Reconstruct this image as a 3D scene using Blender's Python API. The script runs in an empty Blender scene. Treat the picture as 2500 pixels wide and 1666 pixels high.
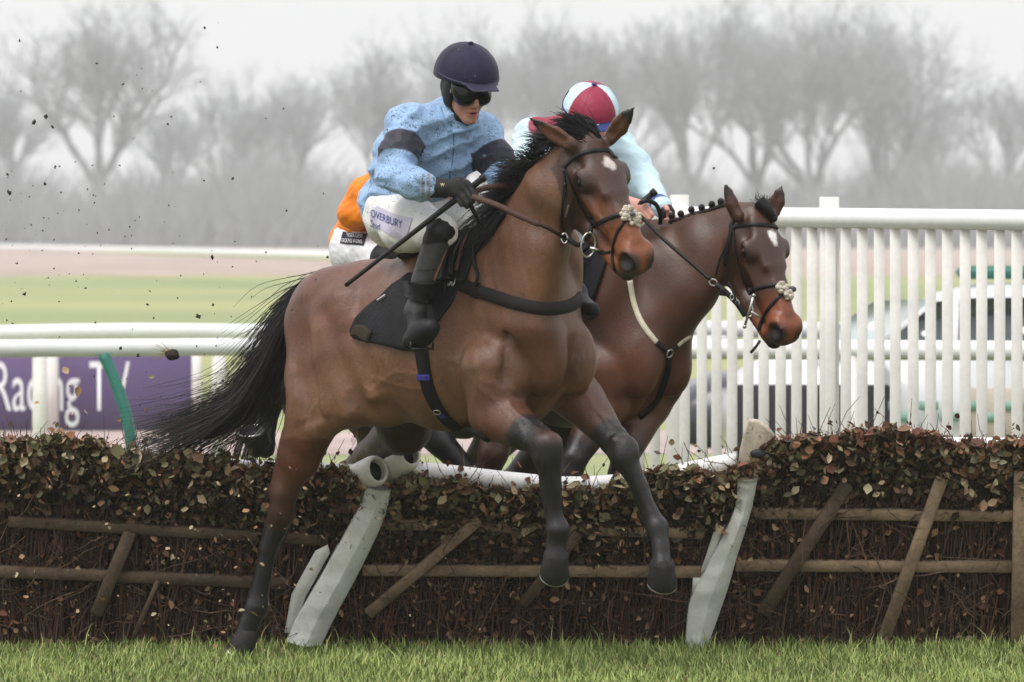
import bpy, math, random
import numpy as np
from mathutils import Vector, Matrix
from mathutils.bvhtree import BVHTree

rng = np.random.default_rng(7)
random.seed(7)
scene = bpy.context.scene

# ------------------------------------------------------------------ camera, sky, sun, exposure
CAM_Y, CAM_H, FPX, HORIZON = -24.0, 1.8, 13889.0, 574.0
cam = bpy.data.cameras.new("camera")
cam.lens = 200.0
cam.sensor_width = 36.0
cam.sensor_fit = 'HORIZONTAL'
cam.shift_y = -(833.0 - HORIZON) / 2500.0
cam.clip_start = 0.5
cam.clip_end = 4000.0
cam.dof.use_dof = True
cam.dof.focus_distance = 23.35
cam.dof.aperture_fstop = 6.0
cam_o = bpy.data.objects.new("camera", cam)
cam_o.location = (0, CAM_Y, CAM_H)
cam_o.rotation_euler = (math.radians(90), 0, 0)
scene.collection.objects.link(cam_o)
scene.camera = cam_o

SUN_EL, SUN_AZ = math.radians(58), math.radians(225)      # azimuth clockwise from +Y: behind the camera, to its left
world = bpy.data.worlds.new("World")
scene.world = world
world.use_nodes = True
wn = world.node_tree
wn.nodes.clear()
w_out = wn.nodes.new('ShaderNodeOutputWorld')
w_bg = wn.nodes.new('ShaderNodeBackground')
w_sky = wn.nodes.new('ShaderNodeTexSky')
w_sky.sky_type = 'NISHITA'
w_sky.sun_disc = False
w_sky.sun_elevation = SUN_EL
w_sky.sun_rotation = SUN_AZ
w_sky.dust_density = 5.0
w_hs = wn.nodes.new('ShaderNodeHueSaturation')
w_hs.inputs['Saturation'].default_value = 0.12
w_mix = wn.nodes.new('ShaderNodeMixRGB')                  # an even veil of cloud over the sky
w_mix.inputs['Fac'].default_value = 0.75
w_tc = wn.nodes.new('ShaderNodeTexCoord'); w_sep = wn.nodes.new('ShaderNodeSeparateXYZ'); w_ramp = wn.nodes.new('ShaderNodeValToRGB')
w_ramp.color_ramp.elements[0].position = 0.0; w_ramp.color_ramp.elements[0].color = (8.7, 8.65, 8.8, 1)     # overcast: paler low down, brightest overhead
w_ramp.color_ramp.elements[1].position = 0.85; w_ramp.color_ramp.elements[1].color = (12.0, 12.1, 12.5, 1)
wn.links.new(w_tc.outputs['Generated'], w_sep.inputs[0]); wn.links.new(w_sep.outputs['Z'], w_ramp.inputs['Fac'])
wn.links.new(w_ramp.outputs['Color'], w_mix.inputs['Color2'])
w_bg.inputs['Strength'].default_value = 0.10
wn.links.new(w_sky.outputs['Color'], w_hs.inputs['Color'])
wn.links.new(w_hs.outputs['Color'], w_mix.inputs['Color1'])
wn.links.new(w_mix.outputs['Color'], w_bg.inputs['Color'])
wn.links.new(w_bg.outputs['Background'], w_out.inputs['Surface'])

sun = bpy.data.lights.new("sun", 'SUN')
sun.energy = 1.5
sun.angle = math.radians(24)
sun.color = (1.0, 0.97, 0.93)
sun_o = bpy.data.objects.new("sun", sun)
sd = Vector((math.sin(SUN_AZ) * math.cos(SUN_EL), math.cos(SUN_AZ) * math.cos(SUN_EL), math.sin(SUN_EL)))
sun_o.rotation_euler = (-sd).to_track_quat('-Z', 'Y').to_euler()
sun_o.location = (0, 0, 30)
scene.collection.objects.link(sun_o)

scene.view_settings.view_transform = 'Standard'
scene.view_settings.look = 'None'
scene.view_settings.gamma = 1.0
scene.view_settings.exposure = 0.36
scene.cycles.max_bounces = 6
scene.cycles.diffuse_bounces = 3
scene.cycles.volume_bounces = 3

# ------------------------------------------------------------------ placing and tagging
def W(px, py, y=0.0):
    """point at depth y (metres beyond the plane 24 m from the lens) seen at photograph pixel px, py"""
    D = y - CAM_Y
    return np.array([(px - 1250.0) * D / FPX, y, CAM_H - (py - HORIZON) * D / FPX])

def nrm(v):
    v = np.asarray(v, float)
    return v / (np.linalg.norm(v) + 1e-12)

def tag(o, label=None, cat=None, group=None, kind=None):
    if label: o['label'] = label
    if cat: o['category'] = cat
    if group: o['group'] = group
    if kind: o['kind'] = kind
    return o

def empty(name, loc, label=None, cat=None, group=None):
    o = bpy.data.objects.new(name, None)
    o.empty_display_size = 0.2
    scene.collection.objects.link(o)
    o.location = tuple(loc)
    return tag(o, label, cat, group)

def mesh_obj(name, V, Fc, mat, parent=None, cols=None, smooth=True, midx=None):
    """one mesh object from numpy vertices (world space) and faces (array of quads/tris or list)"""
    V = np.asarray(V, dtype=np.float64).reshape(-1, 3)
    off = np.zeros(3)
    me = bpy.data.meshes.new(name)
    if isinstance(Fc, np.ndarray):
        nf, k = Fc.shape
        li = Fc.astype(np.int32).ravel()
        ls = np.arange(nf, dtype=np.int32) * k
        lt = np.full(nf, k, dtype=np.int32)
    else:
        lt = np.array([len(f) for f in Fc], dtype=np.int32)
        li = np.concatenate([np.asarray(f, dtype=np.int32) for f in Fc]) if len(Fc) else np.zeros(0, np.int32)
        ls = np.concatenate([[0], np.cumsum(lt)[:-1]]).astype(np.int32) if len(Fc) else np.zeros(0, np.int32)
        nf = len(Fc)
    o = bpy.data.objects.new(name, me)
    scene.collection.objects.link(o)
    if parent is not None:
        o.parent = parent
        p = parent
        while p is not None:
            off = off + np.array(p.location)
            p = p.parent
    me.vertices.add(len(V))
    me.vertices.foreach_set('co', (V - off).astype(np.float32).ravel())
    me.loops.add(len(li))
    me.loops.foreach_set('vertex_index', li)
    me.polygons.add(nf)
    me.polygons.foreach_set('loop_start', ls)
    me.polygons.foreach_set('loop_total', lt)
    if smooth:
        me.polygons.foreach_set('use_smooth', np.ones(nf, dtype=bool))
    if isinstance(mat, (list, tuple)):
        for m in mat: me.materials.append(m)
        if midx is not None:
            me.polygons.foreach_set('material_index', np.asarray(midx, np.int32))
    else:
        me.materials.append(mat)
    if cols is not None:
        ca = me.color_attributes.new('tint', 'FLOAT_COLOR', 'POINT')
        c4 = np.ones((len(V), 4), np.float32)
        c4[:, :3] = cols
        ca.data.foreach_set('color', c4.ravel())
    me.update(calc_edges=True)
    me.validate()
    return o

class MB:
    """gathers simple solids into one mesh"""
    def __init__(self): self.v = []; self.f = []; self.n = 0; self.mi = []
    def add(self, V, Fs, mi=0):
        V = np.asarray(V, float)
        self.v.append(V)
        for f in Fs: self.f.append([i + self.n for i in f]); self.mi.append(mi)
        self.n += len(V)
    def box(self, c, s, R=None, bevel=0.0, mi=0):
        s = np.asarray(s, float) / 2
        b = min(bevel, s.min() * 0.9)
        if b <= 0:
            P = np.array([[x, y, z] for x in (-1, 1) for y in (-1, 1) for z in (-1, 1)], float) * s
            Fs = [[0, 1, 3, 2], [4, 6, 7, 5], [0, 4, 5, 1], [2, 3, 7, 6], [0, 2, 6, 4], [1, 5, 7, 3]]
        else:
            P = []; 
            for z, i in ((-s[2], b), (-s[2] + b, 0), (s[2] - b, 0), (s[2], b)):
                x, y = s[0] - i, s[1] - i
                bb = b if i == 0 else b * 0.6
                P += [[-x + bb, -y, z], [x - bb, -y, z], [x, -y + bb, z], [x, y - bb, z], [x - bb, y, z], [-x + bb, y, z], [-x, y - bb, z], [-x, -y + bb, z]]
            P = np.array(P); Fs = [list(range(7, -1, -1)), list(range(24, 32))]
            for r in range(3):
                for k in range(8):
                    Fs.append([r * 8 + k, r * 8 + (k + 1) % 8, r * 8 + 8 + (k + 1) % 8, r * 8 + 8 + k])
        if R is not None: P = P @ np.asarray(R).T
        self.add(P + np.asarray(c), Fs, mi)
    def beam(self, a, b, w, t, up=(0, 1, 0), bevel=0.004, mi=0):
        a = np.asarray(a, float); b = np.asarray(b, float)
        z = nrm(b - a); y = nrm(np.asarray(up) - z * np.dot(up, z)); x = np.cross(y, z)
        self.box((a + b) / 2, (w, t, np.linalg.norm(b - a)), np.stack([x, y, z], 1), bevel, mi)
    def tube(self, pts, rad, n=12, cap=True, mi=0):
        pts = np.asarray(pts, float); m = len(pts)
        rad = np.broadcast_to(np.asarray(rad, float), (m,))
        T = np.gradient(pts, axis=0); T /= np.linalg.norm(T, axis=1)[:, None] + 1e-12
        ref = np.array([0, 0, 1.0]) if abs(T[0][2]) < 0.9 else np.array([0, 1.0, 0])
        V = []
        x = nrm(np.cross(ref, T[0]))
        for i in range(m):
            x = nrm(x - T[i] * np.dot(x, T[i])); y = np.cross(T[i], x)
            a = np.arange(n) * 2 * math.pi / n
            V.append(pts[i] + rad[i] * (np.cos(a)[:, None] * x + np.sin(a)[:, None] * y))
        V = np.concatenate(V); Fs = []
        for i in range(m - 1):
            for k in range(n):
                Fs.append([i * n + k, i * n + (k + 1) % n, (i + 1) * n + (k + 1) % n, (i + 1) * n + k])
        if cap:
            Fs.append(list(range(n - 1, -1, -1))); Fs.append([(m - 1) * n + k for k in range(n)])
        self.add(V, Fs, mi)
    def ball(self, c, r, nu=16, nv=10, mi=0, R=None):
        r = np.broadcast_to(np.asarray(r, float), (3,))
        V = [[0, 0, 1]]
        for i in range(1, nv):
            t = math.pi * i / nv
            for k in range(nu):
                p = 2 * math.pi * k / nu
                V.append([math.sin(t) * math.cos(p), math.sin(t) * math.sin(p), math.cos(t)])
        V.append([0, 0, -1]); V = np.array(V) * r
        if R is not None: V = V @ np.asarray(R).T
        Fs = [[0, 1 + k, 1 + (k + 1) % nu] for k in range(nu)]
        for i in range(nv - 2):
            for k in range(nu):
                a = 1 + i * nu
                Fs.append([a + k, a + nu + k, a + nu + (k + 1) % nu, a + (k + 1) % nu])
        a = 1 + (nv - 2) * nu; L = len(V) - 1
        Fs += [[a + k, L, a + (k + 1) % nu] for k in range(nu)]
        self.add(V + np.asarray(c), Fs, mi)
    def build(self, name, mat, parent=None, smooth=False, cols=None):
        return mesh_obj(name, np.concatenate(self.v), self.f, mat, parent, cols, smooth, self.mi if isinstance(mat, (list, tuple)) else None)

def spline(P, n):
    """Catmull-Rom through the rows of P, n samples"""
    P = np.asarray(P, float)
    if len(P) == 2: return P[0] + (P[1] - P[0]) * np.linspace(0, 1, n)[:, None]
    Q = np.vstack([2 * P[0] - P[1], P, 2 * P[-1] - P[-2]])
    t = np.linspace(0, len(P) - 1 - 1e-9, n); i = t.astype(int); f = (t - i)[:, None]
    p0, p1, p2, p3 = Q[i], Q[i + 1], Q[i + 2], Q[i + 3]
    return 0.5 * (2 * p1 + (p2 - p0) * f + (2 * p0 - 5 * p1 + 4 * p2 - p3) * f ** 2 + (3 * p1 - p0 - 3 * p2 + p3) * f ** 3)

def strands(name, L, r0, r1, mat, parent=None, cols=None):
    """L: (n, m, 3) polylines -> one mesh of three-sided tapering hairs"""
    L = np.asarray(L, float); n, m, _ = L.shape
    T = np.gradient(L, axis=1); T /= np.linalg.norm(T, axis=2)[..., None] + 1e-9
    ref = rng.normal(size=(n, 1, 3)); X = np.cross(T, ref); X /= np.linalg.norm(X, axis=2)[..., None] + 1e-9
    Y = np.cross(T, X)
    rad = (r0 + (r1 - r0) * np.linspace(0, 1, m) ** 1.5)[None, :, None]
    V = np.stack([L + rad * (math.cos(a) * X + math.sin(a) * Y) for a in (0, 2.094, 4.189)], axis=2)  # n,m,3,3
    base = np.arange(n * m * 3).reshape(n, m, 3)
    Fs = []
    for k in range(3):
        a = base[:, :-1, k]; b = base[:, :-1, (k + 1) % 3]; c = base[:, 1:, (k + 1) % 3]; d = base[:, 1:, k]
        Fs.append(np.stack([a, b, c, d], -1).reshape(-1, 4))
    return mesh_obj(name, V.reshape(-1, 3), np.concatenate(Fs), mat, parent, cols)

# ------------------------------------------------------------------ implicit bodies: blended tapered shapes meshed by surface nets
class Body:
    def __init__(self): self.p = []
    def cone(self, a, b, ra, rb, k=0.03, sub=False):
        self.p.append(('e', np.asarray(a, float), np.asarray(b, float), (ra, ra), (rb, rb), None, k, sub)); return self
    def econe(self, a, b, A, B, up, k=0.03, sub=False):
        self.p.append(('e', np.asarray(a, float), np.asarray(b, float), A, B, np.asarray(up, float), k, sub)); return self
    def chain(self, P, R, k=0.03):
        for i in range(len(P) - 1): self.cone(P[i], P[i + 1], R[i], R[i + 1], k)
        return self
    def ell(self, c, r, axes=None, k=0.03, sub=False):
        ax = np.eye(3) if axes is None else np.asarray(axes, float)     # rows: unit axes
        self.p.append(('b', np.asarray(c, float), np.broadcast_to(np.asarray(r, float), (3,)), ax, k, sub)); return self
    def plane(self, c, n, k=0.004):                                     # cut away the side n points to
        self.p.append(('h', np.asarray(c, float), nrm(n), k, True)); return self
    def bounds(self):
        lo = np.full(3, 1e9); hi = -lo
        for q in self.p:
            if q[0] == 'h' or q[-1]: continue
            if q[0] == 'e':
                r = max(q[3] + q[4])
                lo = np.minimum(lo, np.minimum(q[1], q[2]) - r); hi = np.maximum(hi, np.maximum(q[1], q[2]) + r)
            else:
                r = q[2].max(); lo = np.minimum(lo, q[1] - r); hi = np.maximum(hi, q[1] + r)
        return lo, hi
    def mesh(self, h, smooth=1):
        lo, hi = self.bounds(); lo = lo - 3 * h; hi = hi + 3 * h
        n = np.ceil((hi - lo) / h).astype(int) + 1
        G = np.full(n, 0.5, np.float32)
        ax = [(lo[i] + h * np.arange(n[i])).astype(np.float32) for i in range(3)]
        for q in self.p:
            k = q[-2]; sub = q[-1]
            if q[0] == 'h': b0, b1 = lo, hi
            elif q[0] == 'e':
                r = max(q[3] + q[4]) + k + 2 * h
                b0 = np.minimum(q[1], q[2]) - r; b1 = np.maximum(q[1], q[2]) + r
            else:
                ext = np.abs(q[3].T) @ q[2] + k + 2 * h
                b0 = q[1] - ext; b1 = q[1] + ext
            i0 = np.clip(np.floor((b0 - lo) / h).astype(int), 0, n); i1 = np.clip(np.ceil((b1 - lo) / h).astype(int) + 1, 0, n)
            if (i1 <= i0).any(): continue
            sl = tuple(slice(a, b) for a, b in zip(i0, i1))
            X = ax[0][sl[0]][:, None, None]; Y = ax[1][sl[1]][None, :, None]; Z = ax[2][sl[2]][None, None, :]
            if q[0] == 'h':
                d = -((X - q[1][0]) * q[2][0] + (Y - q[1][1]) * q[2][1] + (Z - q[1][2]) * q[2][2])
            elif q[0] == 'b':
                c, r, A = q[1], q[2], q[3]
                P = [(X - c[0]) * A[i][0] + (Y - c[1]) * A[i][1] + (Z - c[2]) * A[i][2] for i in range(3)]
                k0 = np.sqrt(sum((P[i] / r[i]) ** 2 for i in range(3)))
                k1 = np.sqrt(sum((P[i] / r[i] ** 2) ** 2 for i in range(3))) + 1e-6
                d = k0 * (k0 - 1) / k1
            else:
                a, b, A, B, up = q[1:6]
                Lw = np.linalg.norm(b - a) + 1e-9; w = (b - a) / Lw
                s = (X - a[0]) * w[0] + (Y - a[1]) * w[1] + (Z - a[2]) * w[2]
                t = np.clip(s / Lw, 0, 1)
                if up is None:
                    cx = X - a[0] - t * Lw * w[0]; cy = Y - a[1] - t * Lw * w[1]; cz = Z - a[2] - t * Lw * w[2]
                    d = np.sqrt(cx * cx + cy * cy + cz * cz) - (A[0] + (B[0] - A[0]) * t)
                else:
                    u = nrm(up - w * np.dot(up, w)); v = np.cross(w, u)
                    pu = (X - a[0]) * u[0] + (Y - a[1]) * u[1] + (Z - a[2]) * u[2]
                    pv = (X - a[0]) * v[0] + (Y - a[1]) * v[1] + (Z - a[2]) * v[2]
                    o = s - t * Lw
                    ru = A[0] + (B[0] - A[0]) * t; rv = A[1] + (B[1] - A[1]) * t; ro = np.minimum(ru, rv)
                    k0 = np.sqrt((pu / ru) ** 2 + (pv / rv) ** 2 + (o / ro) ** 2)
                    k1 = np.sqrt((pu / ru ** 2) ** 2 + (pv / rv ** 2) ** 2 + (o / ro ** 2) ** 2) + 1e-6
                    d = k0 * (k0 - 1) / k1
            g = G[sl]
            if sub:
                e = np.maximum(k - np.abs(g + d), 0) / k
                G[sl] = np.maximum(g, -d) + e * e * (k * 0.25)
            else:
                e = np.maximum(k - np.abs(g - d), 0) / k
                G[sl] = np.minimum(g, d) - e * e * (k * 0.25)
        return surfnet(G, lo, h, smooth)

def surfnet(G, lo, h, smooth=1):
    S = G < 0
    c = np.zeros(np.array(G.shape) - 1, np.uint8)
    for dx in (0, 1):
        for dy in (0, 1):
            for dz in (0, 1):
                c += S[dx:G.shape[0] - 1 + dx, dy:G.shape[1] - 1 + dy, dz:G.shape[2] - 1 + dz]
    act = (c > 0) & (c < 8)
    idx = np.full(c.shape, -1, np.int32)
    ijk = np.argwhere(act); idx[act] = np.arange(len(ijk))
    pos = np.zeros((len(ijk), 3)); cnt = np.zeros(len(ijk))
    val = {}
    for d in np.ndindex(2, 2, 2): val[d] = G[ijk[:, 0] + d[0], ijk[:, 1] + d[1], ijk[:, 2] + d[2]].astype(float)
    for axis in range(3):
        for d in np.ndindex(2, 2, 2):
            if d[axis]: continue
            e = list(d); e[axis] = 1; e = tuple(e)
            a, b = val[d], val[e]; m = (a < 0) != (b < 0)
            t = np.where(m, a / np.where(m, a - b, 1), 0)
            for q in range(3): pos[:, q] += np.where(m, d[q] + (t if q == axis else 0), 0)
            cnt += m
    V = lo + h * (ijk + pos / cnt[:, None])
    Fs = []
    for axis in range(3):
        o1, o2 = [(1, 2), (2, 0), (0, 1)][axis]
        n = list(G.shape)
        s0 = [slice(None)] * 3; s1 = [slice(None)] * 3
        s0[axis] = slice(0, n[axis] - 1); s1[axis] = slice(1, n[axis])
        A = S[tuple(s0)]; B = S[tuple(s1)]
        E = np.argwhere(A != B)
        E = E[(E[:, o1] > 0) & (E[:, o2] > 0) & (E[:, o1] < n[o1] - 1) & (E[:, o2] < n[o2] - 1)]
        ins = A[E[:, 0], E[:, 1], E[:, 2]]
        q = []
        for a, b in ((-1, -1), (0, -1), (0, 0), (-1, 0)):
            e = E.copy(); e[:, o1] += a; e[:, o2] += b
            q.append(idx[e[:, 0], e[:, 1], e[:, 2]])
        q = np.stack(q, 1)
        q[~ins] = q[~ins][:, ::-1]
        Fs.append(q)
    F = np.concatenate(Fs)
    for _ in range(smooth):
        acc = np.zeros_like(V); w = np.zeros(len(V))
        for k in range(4):
            np.add.at(acc, F[:, k], V[F[:, (k + 1) % 4]] + V[F[:, (k + 3) % 4]]); np.add.at(w, F[:, k], 2)
        V = V * 0.5 + 0.5 * acc / np.maximum(w, 1)[:, None]
    return V, F

def vnormals(V, F):
    n = np.cross(V[F[:, 2]] - V[F[:, 0]], V[F[:, 3]] - V[F[:, 1]])
    N = np.zeros_like(V)
    for k in range(4): np.add.at(N, F[:, k], n)
    return N / (np.linalg.norm(N, axis=1)[:, None] + 1e-12)

def bvh_of(V, F): return BVHTree.FromPolygons([tuple(v) for v in V], [tuple(int(i) for i in f) for f in F])

def cast_px(bvh, px, py, y0=-4.0):
    """where the line of sight at px, py first meets a surface"""
    o = Vector((0, CAM_Y, CAM_H)); d = (Vector(W(px, py, 0)) - o).normalized()
    loc, n, i, dist = bvh.ray_cast(o, d)
    if loc is None:
        best = None
        for y in np.linspace(-1.6, 2.0, 40):
            l2, n2, i2, ds = bvh.find_nearest(Vector(W(px, py, y)))
            if best is None or ds < best[2]: best = (l2, n2, ds)
        return np.array(best[0]), np.array(best[1])
    return np.array(loc), np.array(n)

def strap_mesh(mb, P, N, w, t, lift=0.0, mi=0):
    P = np.asarray(P, float); N = np.asarray(N, float); m = len(P)
    w = np.broadcast_to(np.asarray(w, float), (m,))
    T = np.gradient(P, axis=0); T /= np.linalg.norm(T, axis=1)[:, None] + 1e-12
    N = N - T * (N * T).sum(1)[:, None]; N /= np.linalg.norm(N, axis=1)[:, None] + 1e-12
    B = np.cross(T, N)
    a = P + N * (lift - 0.004); b = P + N * (lift + t)
    hw = (w / 2)[:, None]
    V = np.stack([a - B * hw, b - B * (hw - 0.002), b + B * (hw - 0.002), a + B * hw], 1).reshape(-1, 3)
    Fs = []
    for i in range(m - 1):
        for k in range(4): Fs.append([i * 4 + k, i * 4 + (k + 1) % 4, i * 4 + 4 + (k + 1) % 4, i * 4 + 4 + k])
    Fs += [[3, 2, 1, 0], [(m - 1) * 4 + k for k in range(4)]]
    mb.add(V, Fs, mi)

def smooth_rows(A, it=2):
    A = np.array(A, float)
    for _ in range(it): A[1:-1] = (A[:-2] + 2 * A[1:-1] + A[2:]) / 4
    return A

def strap_px(mb, bvh, pts, w, t, lift=0.0, n=24, mi=0):
    """a strap lying on a surface along a path seen in the photograph"""
    S = spline(np.asarray(pts, float)[:, :2], n)
    PN = [cast_px(bvh, *s) for s in S]
    strap_mesh(mb, smooth_rows([p for p, _ in PN]), smooth_rows([q for _, q in PN]), w, t, lift, mi)

def ring_on(bvh, c, e1, e2, a0, a1, n=40, R=0.5):
    """points of a surface round the centre c in the plane e1, e2"""
    P, N = [], []
    for a in np.linspace(a0, a1, n):
        d = Vector(math.cos(a) * np.asarray(e1) + math.sin(a) * np.asarray(e2))
        loc, nn, i, ds = bvh.ray_cast(Vector(c) + d * R, -d)
        if loc is not None: P.append(np.array(loc)); N.append(np.array(nn))
    return smooth_rows(P), smooth_rows(N)

def fbm(P, s, seed=0, oct=3):
    """cheap smooth pseudo-noise of positions, about -1..1"""
    r = np.random.default_rng(seed); out = np.zeros(len(P)); amp = 1.0
    for o in range(oct):
        for _ in range(4):
            k = r.normal(size=3) * s * (2 ** o); out += amp * 0.3 * np.sin(P @ k + r.uniform(0, 6.28))
        amp *= 0.5
    return out

def patch(cols, V, c, r, col, soft=0.5, scale=(1, 1, 1), axes=None):
    """blend a coat colour in round c"""
    d = V - np.asarray(c)
    if axes is not None: d = d @ np.asarray(axes).T
    d = np.linalg.norm(d / np.asarray(scale), axis=1) / r
    w = np.clip((1 - d) / soft, 0, 1); w = (w * w * (3 - 2 * w))[:, None]
    cols[:] = cols * (1 - w) + np.asarray(col) * w

def seg_t(V, a, b):
    a = np.asarray(a); b = np.asarray(b); ab = b - a
    t = (V - a) @ ab / (ab @ ab); d = np.linalg.norm(V - a - np.clip(t, 0, 1)[:, None] * ab, axis=1)
    return t, d

# ------------------------------------------------------------------ materials
def mat(name, col=(0.5, 0.5, 0.5), rough=0.6, attr=False, var=0.0, vscale=6.0, bump=0.0, bscale=60.0, metal=0.0, spec=0.3,
        specks=None, stretch=None, sheen=0.0, coat=0.0, trans=0.0, grain=None):
    m = bpy.data.materials.new(name); m.use_nodes = True
    nt = m.node_tree; b = nt.nodes['Principled BSDF']
    b.inputs['Roughness'].default_value = rough; b.inputs['Metallic'].default_value = metal
    b.inputs['Specular IOR Level'].default_value = spec
    if sheen: b.inputs['Sheen Weight'].default_value = sheen; b.inputs['Sheen Roughness'].default_value = 0.4
    if coat: b.inputs['Coat Weight'].default_value = coat; b.inputs['Coat Roughness'].default_value = 0.25
    if trans: b.inputs['Transmission Weight'].default_value = trans
    tc = nt.nodes.new('ShaderNodeTexCoord'); vec = tc.outputs['Object']
    if stretch:
        mp = nt.nodes.new('ShaderNodeMapping'); mp.inputs['Scale'].default_value = stretch
        nt.links.new(vec, mp.inputs['Vector']); vec = mp.outputs['Vector']
    if attr:
        a = nt.nodes.new('ShaderNodeAttribute'); a.attribute_name = 'tint'; c = a.outputs['Color']
    else:
        a = nt.nodes.new('ShaderNodeRGB'); a.outputs[0].default_value = (*col, 1); c = a.outputs[0]
    def noise(s, det=4, r=0.55):
        n = nt.nodes.new('ShaderNodeTexNoise'); n.inputs['Scale'].default_value = s; n.inputs['Detail'].default_value = det
        n.inputs['Roughness'].default_value = r
        nt.links.new(vec, n.inputs['Vector']); return n.outputs['Fac']
    def ramp(src, lo, hi, a, b2):
        r = nt.nodes.new('ShaderNodeMapRange'); r.inputs['From Min'].default_value = lo; r.inputs['From Max'].default_value = hi
        r.inputs['To Min'].default_value = a; r.inputs['To Max'].default_value = b2
        nt.links.new(src, r.inputs['Value']); return r.outputs['Result']
    if var:
        for s, amt in ((vscale, var), (vscale * 9, var * 0.6)):
            mx = nt.nodes.new('ShaderNodeMixRGB'); mx.blend_type = 'MULTIPLY'; mx.inputs['Fac'].default_value = 1
            v = ramp(noise(s), 0.3, 0.7, 1 - amt, 1 + amt)
            cb = nt.nodes.new('ShaderNodeCombineColor')
            for q in range(3): nt.links.new(v, cb.inputs[q])
            nt.links.new(c, mx.inputs['Color1']); nt.links.new(cb.outputs[0], mx.inputs['Color2']); c = mx.outputs['Color']
    if specks:
        for s, th, colr in specks:
            mx = nt.nodes.new('ShaderNodeMixRGB')
            big = ramp(noise(s * 0.12, 2), 0.4, 0.62, 0.06, -0.03)
            ad = nt.nodes.new('ShaderNodeMath'); ad.operation = 'SUBTRACT'
            nt.links.new(noise(s, 3, 0.6), ad.inputs[0]); nt.links.new(big, ad.inputs[1])
            nt.links.new(ramp(ad.outputs[0], th - .01, th + 0.045, 0, 0.85), mx.inputs['Fac'])
            nt.links.new(c, mx.inputs['Color1']); mx.inputs['Color2'].default_value = (*colr, 1); c = mx.outputs['Color']
    nt.links.new(c, b.inputs['Base Color'])
    if bump:
        bp = nt.nodes.new('ShaderNodeBump'); bp.inputs['Strength'].default_value = bump; bp.inputs['Distance'].default_value = 0.01
        nt.links.new(noise(bscale, 5, 0.6), bp.inputs['Height']); nt.links.new(bp.outputs['Normal'], b.inputs['Normal'])
    return m

# ------------------------------------------------------------------ setting: ground, woodland, rails, banner, cars, haze
def ground_mat(name='turf', c0=(.055, .072, .024, 1), c1=(.105, .122, .045, 1)):
    m = bpy.data.materials.new(name); m.use_nodes = True
    nt = m.node_tree; b = nt.nodes['Principled BSDF']; b.inputs['Roughness'].default_value = 0.95; b.inputs['Specular IOR Level'].default_value = 0.15
    tc = nt.nodes.new('ShaderNodeTexCoord')
    def noise(s, d=5):
        n = nt.nodes.new('ShaderNodeTexNoise'); n.inputs['Scale'].default_value = s; n.inputs['Detail'].default_value = d
        nt.links.new(tc.outputs['Object'], n.inputs['Vector']); return n.outputs['Fac']
    r1 = nt.nodes.new('ShaderNodeValToRGB')
    r1.color_ramp.elements[0].position = 0.35; r1.color_ramp.elements[0].color = c0
    r1.color_ramp.elements[1].position = 0.68; r1.color_ramp.elements[1].color = c1
    nt.links.new(noise(9.0), r1.inputs['Fac'])
    mx = nt.nodes.new('ShaderNodeMixRGB'); mx.inputs['Color2'].default_value = (c1[0] * 1.3, c1[1] * 1.15, c1[2], 1)
    mr = nt.nodes.new('ShaderNodeMapRange'); mr.inputs['From Min'].default_value = .45; mr.inputs['From Max'].default_value = .7
    nt.links.new(noise(0.03, 3), mr.inputs['Value']); nt.links.new(mr.outputs['Result'], mx.inputs['Fac'])
    nt.links.new(r1.outputs['Color'], mx.inputs['Color1']); nt.links.new(mx.outputs['Color'], b.inputs['Base Color'])
    return m

def sheet(name, x0, x1, y0, y1, z, m, nx=2, ny=2, wob=0.0):
    xs = np.linspace(x0, x1, nx); ys = np.linspace(y0, y1, ny)
    V = np.array([[x, y, z] for y in ys for x in xs])
    if wob:
        for row in (0, ny - 1): V[row * nx:(row + 1) * nx, 1] += wob * np.sin(xs * 0.9 + row) + wob * .5 * rng.normal(size=nx)
    Fs = [[j * nx + i, j * nx + i + 1, (j + 1) * nx + i + 1, (j + 1) * nx + i] for j in range(ny - 1) for i in range(nx - 1)]
    return tag(mesh_obj(name, V, Fs, m, smooth=False), kind='structure')

TURF = ground_mat()
SCRUB = mat('dry_scrub', (.40, .31, .27), .95, var=.3, vscale=.08, spec=.1)
PATHM = mat('worn_path', (.42, .33, .31), .95, var=.15, vscale=.5, spec=.1)
sheet('ground', -1300, 1300, -40, 1500, 0.0, TURF)
sheet('pasture', -400, 400, 12.5, 225, 0.004, ground_mat('haze_washed_pasture', (.225, .262, .120, 1), (.32, .345, .18, 1)), 60, 2, .3)  # far grass, its pale tone carrying the wash of haze
sheet('dry_ground', -300, 300, 225, 950, 0.010, SCRUB, 120, 2, 3.0)
sheet('path', -60, 60, 22.5, 28.0, 0.010, PATHM, 200, 2, .10)

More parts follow.
